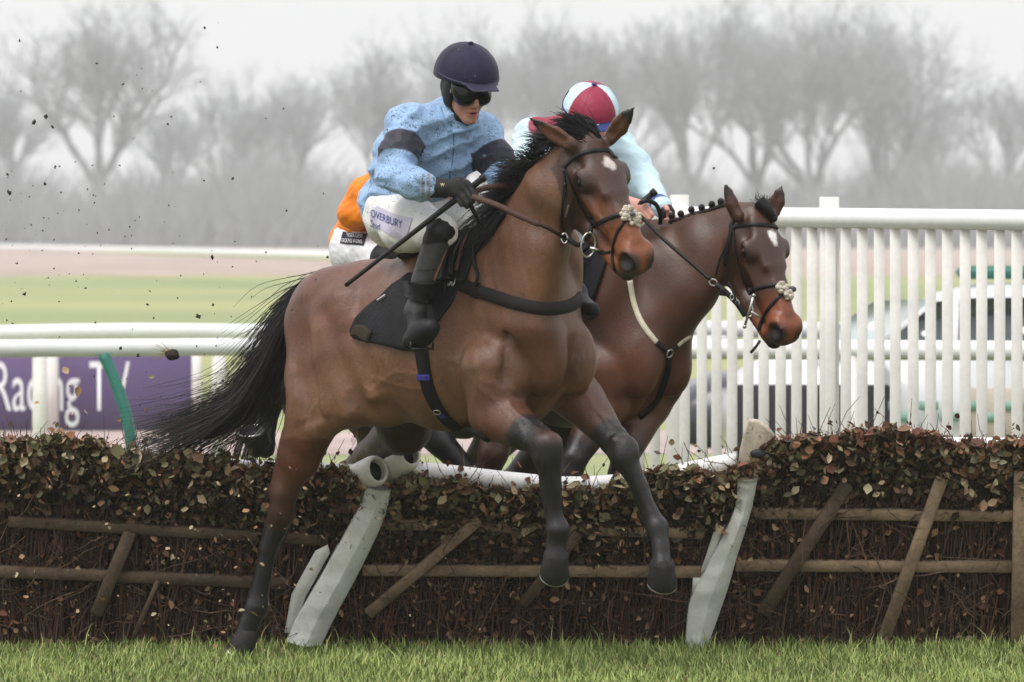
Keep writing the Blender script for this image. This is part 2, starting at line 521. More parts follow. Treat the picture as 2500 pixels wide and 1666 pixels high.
# grass in front of and beneath the hurdle
def grass():
    n = 62000
    x = rng.uniform(-2.5, 2.5, n); y = rng.uniform(-1.75, .95, n)
    clump = .5 + .5 * np.sin(x * 9 + 3 * np.sin(y * 7)) * np.sin(y * 11 + 2 * np.sin(x * 5))
    h = (.024 + .040 * rng.random(n) ** 2) * (.75 + .5 * clump) * np.where(y > .2, 1.35, 1.0) * np.where(rng.random(n) < .04, 1.7, 1.0)
    ang = rng.uniform(0, 2 * math.pi, n); lean = rng.uniform(.1, 1.0, n) * h
    w = rng.uniform(.0016, .0034, n)
    side = np.stack([np.cos(ang), np.sin(ang), 0 * ang], 1); d = np.stack([-np.sin(ang), np.cos(ang), 0 * ang], 1)
    base = np.stack([x, y, 0 * x], 1)
    V = np.zeros((n, 5, 3))
    V[:, 0] = base - side * w[:, None]; V[:, 1] = base + side * w[:, None]
    mid = base + d * (lean * .35)[:, None]; mid[:, 2] = h * .6
    V[:, 2] = mid + side * (w * .8)[:, None]; V[:, 3] = mid - side * (w * .8)[:, None]
    V[:, 4] = base + d * lean[:, None]; V[:, 4, 2] = h * .95
    b = np.arange(n)[:, None] * 5
    F = [list(f) for f in np.concatenate([b + 0, b + 1, b + 2, b + 3], 1)] + [list(f) for f in np.concatenate([b + 3, b + 2, b + 4], 1)]
    t = rng.random(n)[:, None]
    c = np.array([.115, .175, .035]) * (1 - t) + np.array([.310, .350, .115]) * t
    dry = rng.random(n) < .10; c[dry] = np.array([.30, .27, .12]) * rng.uniform(.6, 1.1, (dry.sum(), 1))
    big = .5 + .5 * np.sin(x * 2.1 + 1.3 * np.sin(y * 3)) * np.sin(y * 2.7 + x * .8)
    c = c * (.74 + .40 * clump + .38 * big)[:, None]
    C = np.repeat(c, 5, 0)
    tag(mesh_obj('grass', V.reshape(-1, 3), F, mat('grass_blades', attr=True, rough=.6, spec=.25), cols=C), kind='stuff')
grass()

# bare winter trees
BARK = mat('bark', (.19, .20, .205), .95, var=.3, vscale=1.0, spec=.1)
TWIG = mat('twigs', (.30, .315, .315), .95, var=.2, vscale=.3, spec=.1)  # paler and bluer than bare wood: distance haze mixed into the colour
def tree_data(seed, H, spread, trunk_h, r0, levels=6, up=.5, fork=4):
    r = np.random.default_rng(seed)
    segs_t, segs_c = [], []
    def grow(p, d, L, rad, lev):
        n = 4 if lev < 4 else 3; q = p.copy(); dd = d.copy()
        for i in range(n):
            dd = nrm(dd + r.normal(size=3) * (.10 + .03 * lev) + np.array([0, 0, up * .10]))
            e = q + dd * L / n
            (segs_t if lev <= 1 else segs_c).append((q, e, rad * (1 - .30 * i / n), rad * (1 - .30 * (i + 1) / n)))
            q = e
            if 0 < lev < levels and i >= 1 and r.random() < (.62 if lev < 4 else .42):
                s = nrm(dd * .75 + nrm(r.normal(size=3)) * .75 * spread + np.array([0, 0, up * .35]))
                grow(q, s, L * r.uniform(.45, .75), max(rad * .48, .020), lev + 1)
        if lev < levels:
            a0 = r.uniform(0, 6.28); nf = fork + 1 if lev == 0 else (fork - 1 if lev < 2 else 2)
            for k in range(nf):
                a = a0 + 6.28 * k / nf + r.normal() * .4; s = nrm(dd + spread * np.array([math.cos(a), math.sin(a), 0]) * r.uniform(.35, 1.0) + np.array([0, 0, up * .2]))
                grow(q, s, L * (r.uniform(.85, 1.15) if lev == 0 else r.uniform(.62, .88)), max(rad * (.55 if lev == 0 else .62), .020), lev + 1)
    grow(np.zeros(3), np.array([0, 0, 1.0]), trunk_h, r0, 0)
    allz = max(s[1][2] for s in segs_t + segs_c); f = H / allz
    def mk(segs, n):
        A = np.array([s[0] for s in segs]) * f; B = np.array([s[1] for s in segs]) * f
        ra = np.array([s[2] for s in segs]); rb = np.array([s[3] for s in segs])
        w = B - A; w /= np.linalg.norm(w, axis=1)[:, None] + 1e-9
        ref = np.where(np.abs(w[:, 2:3]) > .9, np.array([[1., 0, 0]]), np.array([[0, 0, 1.]]))
        x = np.cross(w, ref); x /= np.linalg.norm(x, axis=1)[:, None] + 1e-9; y = np.cross(w, x)
        V = np.zeros((len(A), 2, n, 3))
        for k in range(n):
            a = 2 * math.pi * k / n
            u = math.cos(a) * x + math.sin(a) * y
            V[:, 0, k] = A + u * ra[:, None]; V[:, 1, k] = B + u * rb[:, None]
        base = np.arange(len(A))[:, None] * 2 * n
        F = np.concatenate([np.concatenate([base + k, base + (k + 1) % n, base + n + (k + 1) % n, base + n + k], 1) for k in range(n)])
        return V.reshape(-1, 3), F
    return mk(segs_t, 7), mk(segs_c, 3)

def make_tree(seed, H, spread, trunk_h, r0, **kw):
    (tv, tf), (cv, cf) = tree_data(seed, H, spread, trunk_h, r0, **kw)
    root = empty('bare_tree', (0, 0, 0))
    mesh_obj('trunk', tv, tf, BARK, root); mesh_obj('crown', cv, cf, TWIG, root)
    return root
def copy_tree(o):
    c = o.copy(); scene.collection.objects.link(c)
    for ch in list(o.children):
        k = ch.copy(); scene.collection.objects.link(k); k.parent = c
    return c
protos = [make_tree(21, 18, .62, 4.4, .42), make_tree(22, 18, .50, 4.6, .38), make_tree(23, 18, .42, 5.0, .34, up=.6), make_tree(24, 18, .78, 4.0, .46)]
print('tree faces', [[len(c.data.polygons) for c in p.children] for p in protos])
used = set()
more = [(-180, 430, 410, 0, 60, 1.0, 'bare tree outside the left edge, beside the lower tree'), (-420, 500, 400, 3, 130, 1.0, 'broad bare tree well outside the left edge'), (-680, 420, 420, 1, 210, 1.0, 'bare tree far outside the left edge'),
        (2680, 460, 400, 1, 75, 1.0, 'bare tree outside the right edge, beside the edge tree'), (2920, 520, 395, 0, 190, 1.0, 'tall bare tree well outside the right edge'), (3180, 430, 420, 2, 330, 1.0, 'bare tree far outside the right edge')]
# px, height in photograph px above the horizon, distance, prototype, turn, width factor, label
trees = [
    (218, 562, 395, 3, 20, 1.15, 'big round headed bare tree standing alone on the far left of the sky'),
    (30, 400, 425, 1, 80, 1.0, 'lower bare tree left of the big round headed tree'),
    (430, 330, 430, 2, 10, 1.0, 'slim low bare tree just right of the big round headed tree'),
    (560, 375, 420, 1, 140, .9, 'bare tree in the low gap, nearer the round headed tree'),
    (700, 400, 415, 2, 200, 1.0, 'bare tree in the low gap, nearer the navy helmet'),
    (930, 490, 400, 0, 33, .9, 'dense bare tree just left of the navy helmet'),
    (1085, 520, 420, 1, 190, 1.0, 'bare tree straight behind the navy helmet'),
    (1345, 560, 395, 0, 260, 1.05, 'tall bare tree rising behind the maroon and blue helmet'),
    (1520, 440, 440, 2, 300, 1.0, 'lower bare tree in the dip right of the maroon and blue helmet'),
    (1705, 560, 390, 2, 45, 1.15, 'tall upright bare tree above the plaited neck'),
    (1850, 575, 405, 1, 100, 1.0, 'tallest bare tree, above the ears of the dark bay horse'),
    (2010, 585, 392, 0, 150, 1.0, 'broad tall bare tree above the first post of the white fence'),
    (2150, 540, 400, 3, 310, .95, 'wide bare tree sloping down to the right above the white fence'),
    (2300, 380, 420, 1, 20, 1.0, 'lower bare tree right of the wide sloping one'),
    (2440, 400, 410, 2, 250, 1.0, 'bare tree nearest the right edge of the picture'),
]
for px, hp, D, k, rz, wf, lab in trees + more:
    D *= 2.0
    o = protos[k] if k not in used else copy_tree(protos[k]); used.add(k)
    s = (hp * 1.10 * D / FPX + 1.8) / 18.0
    o.location = ((px - 1250) * D / FPX, D + CAM_Y, 0); o.scale = (s * wf, s * wf, s); o.rotation_euler = (0, 0, math.radians(rz))
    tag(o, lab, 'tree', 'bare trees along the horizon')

def understory():
    segs = []; r = np.random.default_rng(5)
    n = 46000
    X = r.uniform(-190, 190, n); Y = r.uniform(720, 860, n)
    top = 9.0 + 2.2 * np.sin(X * .13) + 1.8 * np.sin(X * .34 + 1) + 1.2 * np.sin(X * .8)
    L = np.zeros((n, 5, 3)); s = np.linspace(0, 1, 5)
    for i in range(n):
        h = top[i] * r.uniform(.35, 1.25)
        d = np.array([r.normal() * .35, r.normal() * .3, 1.0])
        z0 = r.uniform(0, .4) * h if r.random() < .5 else 0
        P = np.array([X[i], Y[i], z0]) + s[:, None] * d * (h - z0) + r.normal(size=(5, 3)) * .18
        L[i] = P
    tag(strands('thicket', L, .11, .035, TWIG), kind='stuff')
understory()

# white running rails
RAILW = mat('white_plastic', (.80, .80, .79), .35, var=.06, vscale=3, spec=.5)
RAILD = mat('weathered_white', (.76, .74, .70), .5, var=.08, vscale=4, spec=.4)
GREENP = mat('green_plastic', (.030, .165, .125), .4, var=.15, vscale=8)
def rail(x0, x1, ya, yb, z, r, lab, posts=(), grp='white running rails', postr=.05, wob=0.0):
    root = empty('running_rail', ((x0 + x1) / 2, (ya + yb) / 2, 0), lab, 'rail', grp)
    mb = MB(); xs = np.linspace(x0, x1, 40)
    mb.tube(np.stack([xs, ya + (yb - ya) * (xs - x0) / (x1 - x0), z + wob * np.sin(xs * 1.7)], 1), r, 16); mb.build('rail_tube', RAILW, root, True)
    for px in posts:
        y = ya + (yb - ya) * (px - x0) / (x1 - x0)
        m2 = MB(); m2.tube([[px, y, 0], [px, y, z - r * .6]], postr, 12); m2.build('post', RAILD, root, True)
    return root
# near rail with its green curved prop, the one behind it with a white post, the far one across the course
nr = rail(-12.0, 1.4, 8.79, 13.4, 1.085, .056, 'nearer of the two thick white rails crossing at left, on a curved green prop', (), )
p = [W(252, 868, 12.0), W(275, 915, 11.98), W(300, 985, 11.95), W(316, 1050, 11.93), W(322, 1120, 11.92), W(324, 1262, 11.9)]
mb = MB(); mb.tube(spline(p, 24), .038, 12); mb.build('prop', GREENP, nr, True)
rail(-12.5, 3.5, 13.27, 18.6, 1.10, .060, 'white rail just behind the one with the green prop', (-3.35, -2.1), wob=.012)
rail(-40, 0, 349, 124, 1.15, .15, 'thin white rail far off across the course below the trees', ())
rail(1.0, 6.5, 9.6, 8.4, 1.125, .058, 'white rail behind the slatted fence in front of the white car', (2.0,))

# purple banner
PURPLE = mat('purple_banner', (.135, .095, .205), .7, var=.05, vscale=3, spec=.3)
WHITEP = mat('white_print', (.85, .85, .87), .7, spec=.3)
def text_mesh(body, size, name, m, parent, place, shear=0.0):
    cu = bpy.data.curves.new('lettering', 'FONT'); cu.body = body; cu.size = size; cu.resolution_u = 4; cu.shear = shear
    ob = bpy.data.objects.new('lettering', cu); scene.collection.objects.link(ob)
    bpy.context.view_layer.update()
    me = ob.evaluated_get(bpy.context.evaluated_depsgraph_get()).to_mesh()
    V = np.array([v.co for v in me.vertices]); F = [list(p.vertices) for p in me.polygons]
    ob.to_mesh_clear(); bpy.data.objects.remove(ob); bpy.data.curves.remove(cu)
    return mesh_obj(name, place(V), F, m, parent, smooth=False)
by = 28.2
bx0, bx1 = W(-420, 900, by)[0], W(470, 900, by)[0]
bz0, bz1 = W(0, 1052, by)[2], W(0, 836, by)[2]
ban = empty('advertising_banner', ((bx0 + bx1) / 2, by, 0), 'long purple banner with white lettering behind the rails at left', 'banner')
mb = MB(); mb.box(((bx0 + bx1) / 2, by, (bz0 + bz1) / 2), (bx1 - bx0, .03, bz1 - bz0), None, .008); mb.build('board', PURPLE, ban)
def put_banner(V):
    a = W(-22, 1003, by - .024); sc = 1.0
    return np.stack([a[0] + V[:, 0] * .47, np.full(len(V), by - .022), a[2] + V[:, 1]], 1)
text_mesh('Racing TV', .66, 'lettering', WHITEP, ban, put_banner)
for px, w_, lab in ((128, .055, 'white post in front of the purple banner below its lettering'), (480, .045, 'white post at the right end of the purple banner')):
    c = W(px, 1060, 27.9)
    mb = MB(); mb.tube([[c[0], 27.9, 0], [c[0], 27.9, .93]], w_, 12); mb.ball([c[0], 27.9, .93], w_, 12, 8)
    tag(mb.build('white_post', RAILD, None, True), lab, 'post', 'white posts by the banner')

# slatted wing fence
def wing():
    xa, xb = W(1562, 800, 5.6)[0], W(2620, 800, 3.0)[0]
    Y = lambda x: 5.6 + (3.0 - 5.6) * (x - xa) / (xb - xa)
    root = empty('slatted_fence', ((xa + xb) / 2, 4.3, 0), 'tall white slatted fence with a thick round top rail at right', 'fence')
    Z = lambda x: 1.90 - .0165 * (x - xa)
    xs = np.linspace(xa, xb, 30)
    mb = MB(); mb.tube(np.stack([xs, [Y(x) for x in xs], [Z(x) for x in xs]], 1), .050, 20); mb.build('top_rail', RAILW, root, True)
    lean = lambda x: -.012 * (x - 1.5)
    def slat(name, x, w, t, z1, dy=.0, m=RAILD):
        mb = MB(); y = Y(x) + dy
        mb.box((x + rng.normal() * .002, y, z1 / 2), (w, t, z1), None, .002)
        mb.build(name, m, root)
    posts = [W(1662, 600, 5.2)[0], W(2028, 600, 4.4)[0]]
    for q, x in enumerate(posts):
        slat('post', x, .094, .09, Z(x) + (.105 if q else .11), .085)
    x = xa
    while x < xb:
        slat('slat', x, .0525, .022, Z(x) - .035, .012); x += .0765 * (1 + .01 * rng.normal())
    mb = MB()
    for z0 in (.35,): mb.beam((xa, Y(xa) + .05, z0), (xb, Y(xb) + .05, z0), .07, .03)
    mb.build('lower_bar', RAILD, root)
wing()

# cars beyond the fence
CARW = mat('white_car_paint', (.62, .63, .645), .25, coat=.6, var=.03)
CARB = mat('beige_car_side', (.47, .41, .34), .5, var=.1, vscale=3)
GLASS = mat('tinted_glass', (.035, .05, .055), .06, spec=.8)
GLASSL = mat('pale_windscreen', (.47, .53, .54), .1, spec=.8)
TYRE = mat('tyre_rubber', (.030, .030, .034), .8)
CARD = mat('dark_car_paint', (.035, .037, .05), .3, coat=.5)
GREENL = mat('green_lamp_plastic', (.03, .15, .11), .4)
def car(name, x0, y0, L, Wd, prof, glass, paint, lab, lower=None, light=False, slope=None):
    """side profile prof: (distance from the nose, height); the car points left"""
    root = empty(name, (x0 + L / 2, y0 + Wd / 2, 0), lab, 'car', 'cars parked beyond the fence')
    P = np.array(prof); n = len(P); rows = []
    for t in np.linspace(0, 1, 9):
        yy = y0 + Wd * t; tuck = .10 * (2 * abs(t - .5)) ** 6
        rows.append(np.stack([x0 + P[:, 0] + (.05 if t in (0, 1) else 0), np.full(n, yy) + 0 * P[:, 0], P[:, 1] - tuck * (P[:, 1] > .5)], 1))
    rows = np.array(rows)
    hi = P[:, 1] > 1.0
    for i in range(9):
        t = i / 8; rows[i, hi, 1] += (.5 - t) * .32 * np.clip((P[hi, 1] - .95) / .5, 0, 1)
    V = rows.reshape(-1, 3); Fs = []
    for i in range(8):
        for k in range(n):
            Fs.append([i * n + k, i * n + (k + 1) % n, (i + 1) * n + (k + 1) % n, (i + 1) * n + k])
    Fs.append(list(range(n - 1, -1, -1))); Fs.append([8 * n + k for k in range(n)])
    mesh_obj('body', V, Fs, paint, root, smooth=False)
    for kind, poly, m in glass:
        Q = np.array([[x0 + a, y0 - .012 + .16 * np.clip((z - .95) / .5, 0, 1) * 1.0, z] for a, z in poly])
        back = Q + np.array([0, .05, 0]); k = len(Q)
        mesh_obj(kind, np.vstack([Q, back]), [list(range(k))] + [[i, (i + 1) % k, k + (i + 1) % k, k + i] for i in range(k)], m, root, smooth=False)
    for wx in (.78, L - .85):
        for yy in (y0 + .08, y0 + Wd - .08):
            mb = MB(); mb.tube([[x0 + wx, yy - .11, .33], [x0 + wx, yy + .11, .33]], .33, 28); w = mb.build('wheel', TYRE, root, True)
            mb = MB(); mb.tube([[x0 + wx, yy - .118, .33], [x0 + wx, yy + .118, .33]], .19, 20); mb.build('rim', CARD, w, True)
    if lower:
        mb = MB(); mb.box((x0 + L / 2 + .45, y0 - .008, .60), (L - 2.3, .03, .36), None, .01); mb.build('lower_beige_band', lower, root)  # beige band along the lower side of the body
        mb = MB()
        for i in range(7): 
            for j in range(2): mb.box((x0 + 1.05 + .28 * i + .14 * j, y0 - .028, .66 - .075 * j), (.13, .012, .06), None, 0)
        mb.build('green_check_mark', mat('pale_green_mark', (.22, .38, .32), .5), root)
        mb = MB(); mb.box((x0 + .55, y0 - .01, .52), (1.06, .05, .56), None, .02); mb.build('bumper', TYRE, root)
        mb = MB(); mb.box((x0 + 2.1, y0 - .004, .30), (L - 1.9, .04, .10), None, .01); mb.build('sill', TYRE, root)
    if light:
        mb = MB(); mb.box((x0 + 2.25, y0 + Wd * .5, 1.545), (1.3, .5, .09), None, .03); mb.build('roof_light', GREENL, root, True)
        mb = MB(); mb.box((x0 + .98, y0 - .10, 1.02), (.12, .18, .13), None, .04); mb.build('door_mirror', TYRE, root, True)
cy = 14.0
cx = W(1780, 800, cy)[0]
car('white_car', cx, cy, 4.4, 1.75,
    [(0, .35), (0.0, .62), (.10, .86), (.30, .97), (.92, 1.05), (1.45, 1.40), (1.75, 1.47), (3.6, 1.47), (4.15, 1.35), (4.38, .95), (4.40, .40), (4.2, .30), (.2, .28)],
    [('windscreen', [(.50, 1.04), (.95, 1.055), (1.38, 1.37), (.98, 1.36)], GLASSL),
     ('side_window', [(1.02, 1.055), (1.45, 1.055), (1.45, 1.36), (1.40, 1.355)], GLASS),
     ('side_window', [(1.53, 1.055), (2.25, 1.055), (2.25, 1.385), (1.55, 1.375)], GLASS),
     ('side_window', [(2.36, 1.055), (3.15, 1.055), (3.10, 1.385), (2.38, 1.385)], GLASS)], CARW,
    'white car with a green roof light and green side marks parked behind the slatted fence', CARB, True)
cx2 = W(1640, 800, 16.5)[0]
car('dark_car', cx2, 16.5, 3.9, 1.7,
    [(0, .35), (0.0, .58), (.10, .70), (.30, .80), (1.0, .86), (1.2, .88), (1.3, .88), (3.2, .88), (3.6, .86), (3.88, .76), (3.9, .40), (3.7, .30), (.2, .28)],
    [], CARD, 'low dark car parked behind the left part of the slatted fence')

# damp winter air
hz = bpy.data.materials.new('damp_air'); hz.use_nodes = True; hz.node_tree.nodes.clear()
ho = hz.node_tree.nodes.new('ShaderNodeOutputMaterial'); hv = hz.node_tree.nodes.new('ShaderNodeVolumePrincipled')
hv.inputs['Color'].default_value = (.92, .96, 1.0, 1); hv.inputs['Density'].default_value = 0.00046; hv.inputs['Anisotropy'].default_value = 0.0
hz.node_tree.links.new(hv.outputs['Volume'], ho.inputs['Volume'])
mb = MB(); mb.box((0, 440, 20.75), (440, 960, 43.5)); tag(mb.build('haze', hz), kind='stuff')

HAIR = mat('horse_hair', attr=True, rough=0.42, spec=0.35)
BLACKHAIR = mat('black_hair', (0.006, 0.005, 0.006), 0.45, spec=0.25)
COAT = mat('clipped_coat', attr=True, rough=0.36, var=0.24, vscale=7, bump=0.30, bscale=150, spec=0.44,
           specks=[(95, 0.67, (0.05, 0.03, 0.02)), (210, 0.64, (0.075, 0.04, 0.025))], stretch=(1, 1, 0.7))
COAT2 = mat('dark_bay_coat', attr=True, rough=0.35, var=0.2, vscale=8, bump=0.2, bscale=130, spec=0.44)
LEATHER = mat('black_leather', (0.007, 0.006, 0.006), 0.42, var=0.25, vscale=30, bump=0.3, bscale=160)
BROWNLEATHER = mat('brown_leather', (0.075, 0.034, 0.026), 0.5, var=0.2, vscale=40, bump=0.3, bscale=200)
BLACKCLOTH = mat('black_cloth', (0.008, 0.0075, 0.010), 0.7, var=0.3, vscale=10, bump=0.5, bscale=45, spec=0.3)
WEBBING = mat('dark_webbing', (0.016, 0.014, 0.013), 0.75, var=0.2, vscale=40, bump=0.5, bscale=300, spec=0.25)
STEEL = mat('steel', (0.50, 0.49, 0.47), 0.3, metal=1.0)
FLEECE = mat('sheepskin', (0.62, 0.55, 0.45), 0.95, var=0.25, vscale=40, bump=1.0, bscale=120, spec=0.1)
EYE = mat('dark_eye', (0.003, 0.002, 0.002), 0.04, spec=0.45)
HOOF = mat('hoof_horn', (0.020, 0.018, 0.018), 0.55, var=0.3, vscale=30, bump=0.3, bscale=80)
GIRTH = mat('girth_elastic', (0.007, 0.007, 0.008), 0.8, var=0.2, vscale=60, bump=0.4, bscale=300, spec=0.3)
BLUEBAND = mat('blue_stitch', (0.055, 0.05, 0.30), 0.8)
IVORYBAND = mat('ivory_rubber', (0.60, 0.55, 0.42), 0.7, var=0.15, vscale=30)
STAR = mat('white_marking', (0.72, 0.66, 0.62), 0.8)

# ------------------------------------------------------------------ horses
class Frame:
    def __init__(self, o, th, pitch, s=1.0):
        th = math.radians(th); p = math.radians(pitch)
        self.o = np.asarray(o, float); self.s = s
        self.H = np.array([math.cos(th) * math.cos(p), -math.sin(th) * math.cos(p), math.sin(p)])
        self.R = np.array([-math.sin(th), -math.cos(th), 0.0])
        self.U = np.cross(self.R, self.H)
        self.axes = np.stack([self.H, self.R, self.U])
    def __call__(self, a, l, z): return self.o + self.s * (a * self.H + l * self.R + z * self.U)

class HeadFrame:
    def __init__(self, poll, F, S, s=1.0):
        self.o = np.asarray(poll, float); self.s = s
        self.F = nrm(F); S = np.asarray(S, float); self.S = nrm(S - self.F * np.dot(S, self.F))
        U = np.cross(self.F, self.S); self.U = U if U[1] < 0 else -U
        self.axes = np.stack([self.F, self.U, self.S])
    def __call__(self, f, u, l): return self.o + self.s * (f * self.F + u * self.U + l * self.S)

def add_trunk(b, T):
    ax = T.axes; s = T.s
    def E(a, l, z, r, k=0.08, tilt=0.0, sub=False):
        A = ax
        if tilt:
            c, sn = math.cos(tilt), math.sin(tilt)
            A = np.stack([ax[0] * c + ax[2] * sn, ax[1], -ax[0] * sn + ax[2] * c])
        b.ell(T(a, l, z), np.asarray(r) * s, A, k, sub)
    b.econe(T(-.30, 0, -.01), T(.02, 0, -.05), (.29 * s, .265 * s), (.345 * s, .285 * s), T.U, .08)
    b.econe(T(.02, 0, -.05), T(.38, 0, -.045), (.345 * s, .285 * s), (.385 * s, .215 * s), T.U, .08)
    E(.49, 0, -.03, (.18, .185, .30), .10)
    for sd in (-1, 1):
        E(.46, sd * .135, .06, (.13, .095, .33), .032, -.42)       # shoulder blade
        E(.585, sd * .092, -.17, (.115, .084, .155), .018)          # breast muscles
        E(.43, sd * .165, -.22, (.15, .078, .14), .026)             # triceps
        E(-.47, sd * .125, .00, (.235, .137, .29), .038, .25)       # haunch
        E(-.30, sd * .17, -.10, (.16, .088, .24), .024, -.35)      # thigh front
        E(-.62, sd * .10, -.13, (.105, .10, .22), .03, .1)         # buttock
        E(-.33, sd * .215, .165, (.07, .045, .045), .05)           # point of hip
    b.cone(T(.50, 0, .26), T(.24, 0, .285), .075 * s, .07 * s, .10)
    b.cone(T(.24, 0, .285), T(-.20, 0, .20), .07 * s, .09 * s, .10)
    E(-.43, 0, .12, (.30, .235, .205), .08, .08)
    b.cone(T(-.60, 0, .20), T(-.72, 0, .16), .06 * s, .04 * s, .06)
    E(.60, 0, -.33, (.09, .012, .10), .05, 0, True)                 # groove between the breast muscles

def add_horse_head(b, h, scale=1.0):
    s = h.s * scale
    ax = h.axes
    r = lambda *v: tuple(x * s for x in v)
    b.econe(h(.015, -.075, 0), h(.17, -.095, 0), r(.072, .070), r(.098, .096), h.U, .03)
    b.econe(h(.17, -.095, 0), h(.38, -.086, 0), r(.095, .090), r(.084, .062), h.U, .03)
    b.econe(h(.38, -.086, 0), h(.545, -.078, 0), r(.082, .060), r(.068, .058), h.U, .025)
    b.econe(h(.05, -.018, 0), h(.28, -.012, 0), r(.016, .060), r(.016, .062), h.U, .03)      # flat forehead
    b.econe(h(.28, -.014, 0), h(.50, -.014, 0), r(.014, .036), r(.012, .030), h.U, .02)      # nasal bone
    for sd in (-1, 1):
        b.ell(h(.165, -.195, sd * .050), r(.125, .115, .036), ax, .03)                       # jowl
        b.cone(h(.23, -.262, sd * .040), h(.36, -.225, sd * .030), .044 * s, .042 * s, .035)
        b.cone(h(.36, -.225, sd * .030), h(.52, -.178, sd * .020), .042 * s, .032 * s, .035)
        b.cone(h(.24, -.095, sd * .090), h(.37, -.098, sd * .058), .013 * s, .010 * s, .025) # facial crest
        b.ell(h(.170, -.042, sd * .090), r(.050, .026, .030), ax, .035)                      # brow
        b.ell(h(.190, -.058, sd * .094), r(.038, .027, .024), ax, .016)                      # lids
        b.ell(h(.186, -.057, sd * .114), r(.026, .017, .020), ax, .007, True)
        b.ell(h(.184, -.041, sd * .108), r(.028, .006, .010), ax, .008)                      # upper lid
        b.ell(h(.115, -.045, sd * .090), r(.030, .020, .014), ax, .025, True)                # hollow above the eye
        b.ell(h(.548, -.058, sd * .046), r(.058, .052, .032), ax, .024)                      # nostril wing
        b.ell(h(.572, -.058, sd * .070), r(.040, .036, .030), ax, .010, True)
        b.ell(h(.100, -.130, sd * .070), r(.055, .05, .03), ax, .04)                         # below the ear
    b.ell(h(.580, -.090, 0), r(.036, .048, .054), ax, .028)                                  # upper lip
    b.ell(h(.565, -.172, 0), r(.036, .032, .038), ax, .018)                                  # lower lip
    b.ell(h(.525, -.194, 0), r(.038, .027, .032), ax, .025)                                  # chin
    for sd in (-1, 1):
        b.econe(h(.46, -.135, sd * .058), h(.590, -.136, sd * .042), r(.002, .012), r(.002, .012), h.U, .005, True)   # mouth slit

def add_ear(b, base, tip, front, s=1.0, cup=True):
    base = np.asarray(base); tip = np.asarray(tip); w = nrm(tip - base); L = np.linalg.norm(tip - base)
    front = np.asarray(front, float); front = nrm(front - w * np.dot(front, w)); v = np.cross(w, front)
    m = base + w * L * .42 - front * .004; m2 = base + w * L * .72 + front * .002
    b.econe(base, m, (.026 * s, .032 * s), (.022 * s, .038 * s), front, .012)
    b.econe(m, m2, (.022 * s, .038 * s), (.015 * s, .025 * s), front, .010)
    b.econe(m2, tip, (.015 * s, .025 * s), (.005 * s, .005 * s), front, .008)
    if cup:
        b.econe(base + w * L * .20 + front * .026, base + w * L * .80 + front * .016, (.018 * s, .020 * s), (.010 * s, .009 * s), front, .010, True)

def hoof_parts(root, top, bot, toe, mt=None, shoe=True, r0=.047, r1=.066):
    """a hoof from coronet to sole with its shoe, toe pointing along toe"""
    top = np.asarray(top); bot = np.asarray(bot); w = nrm(bot - top)
    toe = np.asarray(toe, float); toe = nrm(toe - w * np.dot(toe, w)); v = np.cross(w, toe)
    L = np.linalg.norm(bot - top)
    n = 24; V = []; Fs = []
    rows = [(-.12, r0 * .8, 0), (0., r0, 0), (.06, r0 * 1.06, .002), (.5, (r0 + r1) / 2, .008), (.96, r1, .018), (1.0, r1 * .97, .018), (1.0, r1 * .72, .016), (.93, r1 * .55, .012)]
    for t, r, sh in rows:
        for k in range(n):
            a = 2 * math.pi * k / n
            c, sn = math.cos(a), math.sin(a)
            e = r * (1.10 if c > 0 else .80) * c
            zt = t + (.05 * c if t > .3 else -0.10 * c * (t < .3))
            V.append(top + w * L * zt + toe * (e + sh) + v * r * sn * .95)
    for i in range(len(rows) - 1):
        for k in range(n): Fs.append([i * n + k, i * n + (k + 1) % n, (i + 1) * n + (k + 1) % n, (i + 1) * n + k])
    Fs.append([(len(rows) - 1) * n + k for k in range(n)])
    o = mesh_obj('hoof', V, Fs, HOOF, root)
    if shoe:
        mb = MB(); P = []
        for a in np.linspace(-2.5, 2.5, 26):
            c, sn = math.cos(a), math.sin(a); r = r1 * .93
            P.append(top + w * L * (1.02 + .05 * c) + toe * (r * (1.08 if c > 0 else .80) * c + .018) + v * r * sn * .95)
        mb.tube(P, .0045, 6); mb.build('shoe', STEEL, o, True)
    return o

def leg(b, P, R, k=.028):
    for i in range(len(P) - 1): b.cone(P[i], P[i + 1], R[i], R[i + 1], k if i < 2 else k * .6)

def eyes(root, h, s=1.0):
    for sd in (-1, 1):
        mb = MB(); mb.ball(h(.188, -.057, sd * .0985), 0.0238 * h.s * s, 20, 14)
        mb.build('eye', EYE, root, True)

